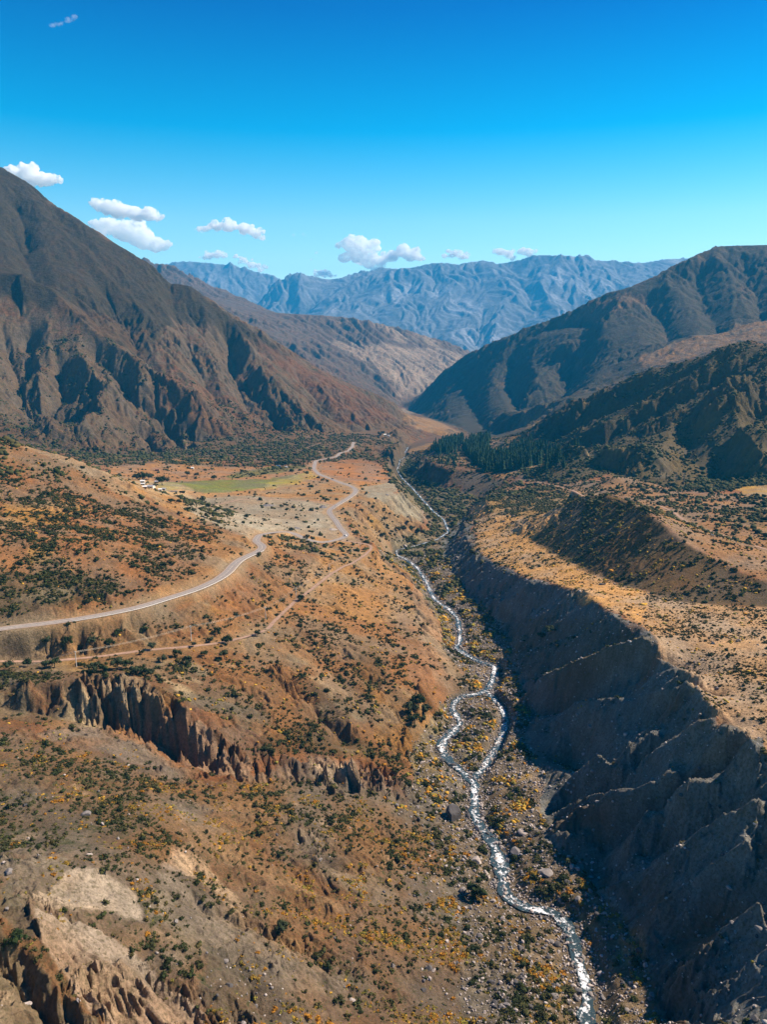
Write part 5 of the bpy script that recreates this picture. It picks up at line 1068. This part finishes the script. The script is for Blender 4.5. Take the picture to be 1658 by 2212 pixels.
# ------------------------------------------------------------------ clouds: soft bodies of water vapour far behind the ranges
mc = bpy.data.materials.new('cloud_vapour'); mc.use_nodes = True; n = mc.node_tree; n.nodes.clear(); out = n.nodes.new('ShaderNodeOutputMaterial'); pv = n.nodes.new('ShaderNodeVolumePrincipled'); pv.inputs['Color'].default_value = (1,1,1,1); pv.inputs['Anisotropy'].default_value = 0
pv.inputs['Density'].default_value = .006
n.links.new(pv.outputs[0], out.inputs['Volume'])
dn = n.nodes.new('ShaderNodeMath'); dn.operation = 'MULTIPLY'; dn.inputs[1].default_value = .02; n.links.new(mr(n, noise(n, .011, 5, .6).outputs[0], .40, .62, 0., 1.), dn.inputs[0]); n.links.new(dn.outputs[0], pv.inputs['Density'])
def cloud(blobs, label, D=21500., seed=1, dens=None):
    import bmesh
    g = np.random.default_rng(seed); bm = bmesh.new(); c0 = pt(blobs[0][0], blobs[0][1], D)
    for u, v, r_ in blobs:
        r_ = r_*(1.12 if dens is None else .8)
        for k in range(9):
            q = 0 if k == 0 else 1; uu = u+q*g.normal(0, r_*.75); vv = v+q*g.normal(0, r_*.28)-q*r_*.12; rr = r_*(1 if k == 0 else g.uniform(.35,.7)); c = pt(uu, vv, D+q*g.normal(0, 130))-c0; R_ = rr/FV*D
            bmesh.ops.create_icosphere(bm, subdivisions=2, radius=R_, matrix=Matrix.Translation(c) @ Matrix.Diagonal((1,1,.72,1)))
    m_ = bpy.data.meshes.new('cloud'); bm.to_mesh(m_); bm.free(); o = bpy.data.objects.new('cloud', m_); COL.objects.link(o); o.location = c0
    md = o.modifiers.new('merge', 'REMESH'); md.mode = 'VOXEL'; md.voxel_size = 24
    dg = bpy.context.evaluated_depsgraph_get(); ev = bpy.data.meshes.new_from_object(o.evaluated_get(dg)); o.modifiers.clear(); o.data = ev; bpy.data.meshes.remove(m_)
    nv = len(ev.vertices); co = np.zeros(nv*3, np.float32); ev.vertices.foreach_get('co', co); co = co.reshape(-1, 3); no = np.zeros(nv*3, np.float32); ev.vertices.foreach_get('normal', no); no = no.reshape(-1, 3)
    d_ = 70*fbm(co[:,0]+.6*co[:,1], co[:,2]*1.3-.4*co[:,1], 170, 4, seed)+22*np.abs(vnoise(co[:,0]/40, co[:,2]/40, seed+3)); co += no*d_[:,None]; ev.vertices.foreach_set('co', co.ravel()); ev.update(); ev.materials.clear(); ev.materials.append(dens or mc)
    tag(o, label, 'cloud', 'small white clouds over the ranges'); return o
def thin(d):
    m_ = mc.copy(); [x for x in m_.node_tree.nodes if x.type == 'MATH'][0].inputs[1].default_value = d; return m_
WISP = thin(.006)
for i, (bl, lb, dm) in enumerate([
 ([(30,378,20),(60,384,22),(88,388,17),(106,394,9)], 'white cloud rising behind the top of the left mountain', None),
 ([(212,442,14),(235,452,17),(262,456,19),(292,462,18),(322,462,17),(342,470,9)], 'upper of two big white clouds beside the left mountain', None),
 ([(205,4711,14),(235,488,22),(270,500,26),(305,514,26),(335,528,20),(352,534,11)], 'lower and largest white cloud beside the left mountain', None),
 ([(445,494,8),(470,490,11),(500,489,13),(528,494,14),(552,504,12),(568,513,6)], 'arched white cloud left of the middle', None),
 ([(428,498,6),(437,501,5)], 'faint scrap left of the arched cloud', WISP),
 ([(444,556,6),(456,552,9),(470,551,9)], 'small cloud on the far left ridge', None),
 ([(510,554,5),(525,562,8),(545,572,9),(562,581,7)], 'slanting small cloud lying along the far ridge', None),
 ([(772,518,11),(758,530,16),(785,532,18),(748,5411,14),(775,552,18),(800,562,18),(812,576,12)], 'tallest heaped cloud above the middle of the range', None),
 ([(832,560,10),(850,552,13),(872,544,16),(890,550,15),(905,556,9)], 'heaped cloud right of the tallest cloud', None),
 ([(688,592,7),(700,589,9),(712,594,6)], 'tiny cloud in the gap of the far ridges', None),
 ([(962,552,6),(980,549,9),(998,551,9),(1010,556,4)], 'flat little cloud right of the heaped clouds', None),
 ([(1082,545,9),(1098,549,10),(1110,556,6)], 'small round cloud above the right of the range', None),
 ([(1128,542,7),(1142,544,9)], 'rightmost small cloud beside the range summit', None),
 ([(685,545,5),(672,561,4)], 'two specks of cloud in the open sky', WISP),
 ([(112,56,7),(130,52,8),(148,44,9),(158,36,7)], 'faint feathery wisp high in the upper left sky', thin(.0012)),
 ([(635,508,5),(655,506,6)], 'barely visible wisp in the open sky', thin(.002))]): cloud(bl, lb, (20900., 20700., 22800., 21200.)[i] if i < 4 else 21500., 20+i, dm)
print('clouds', round(time.time()-T0, 1))
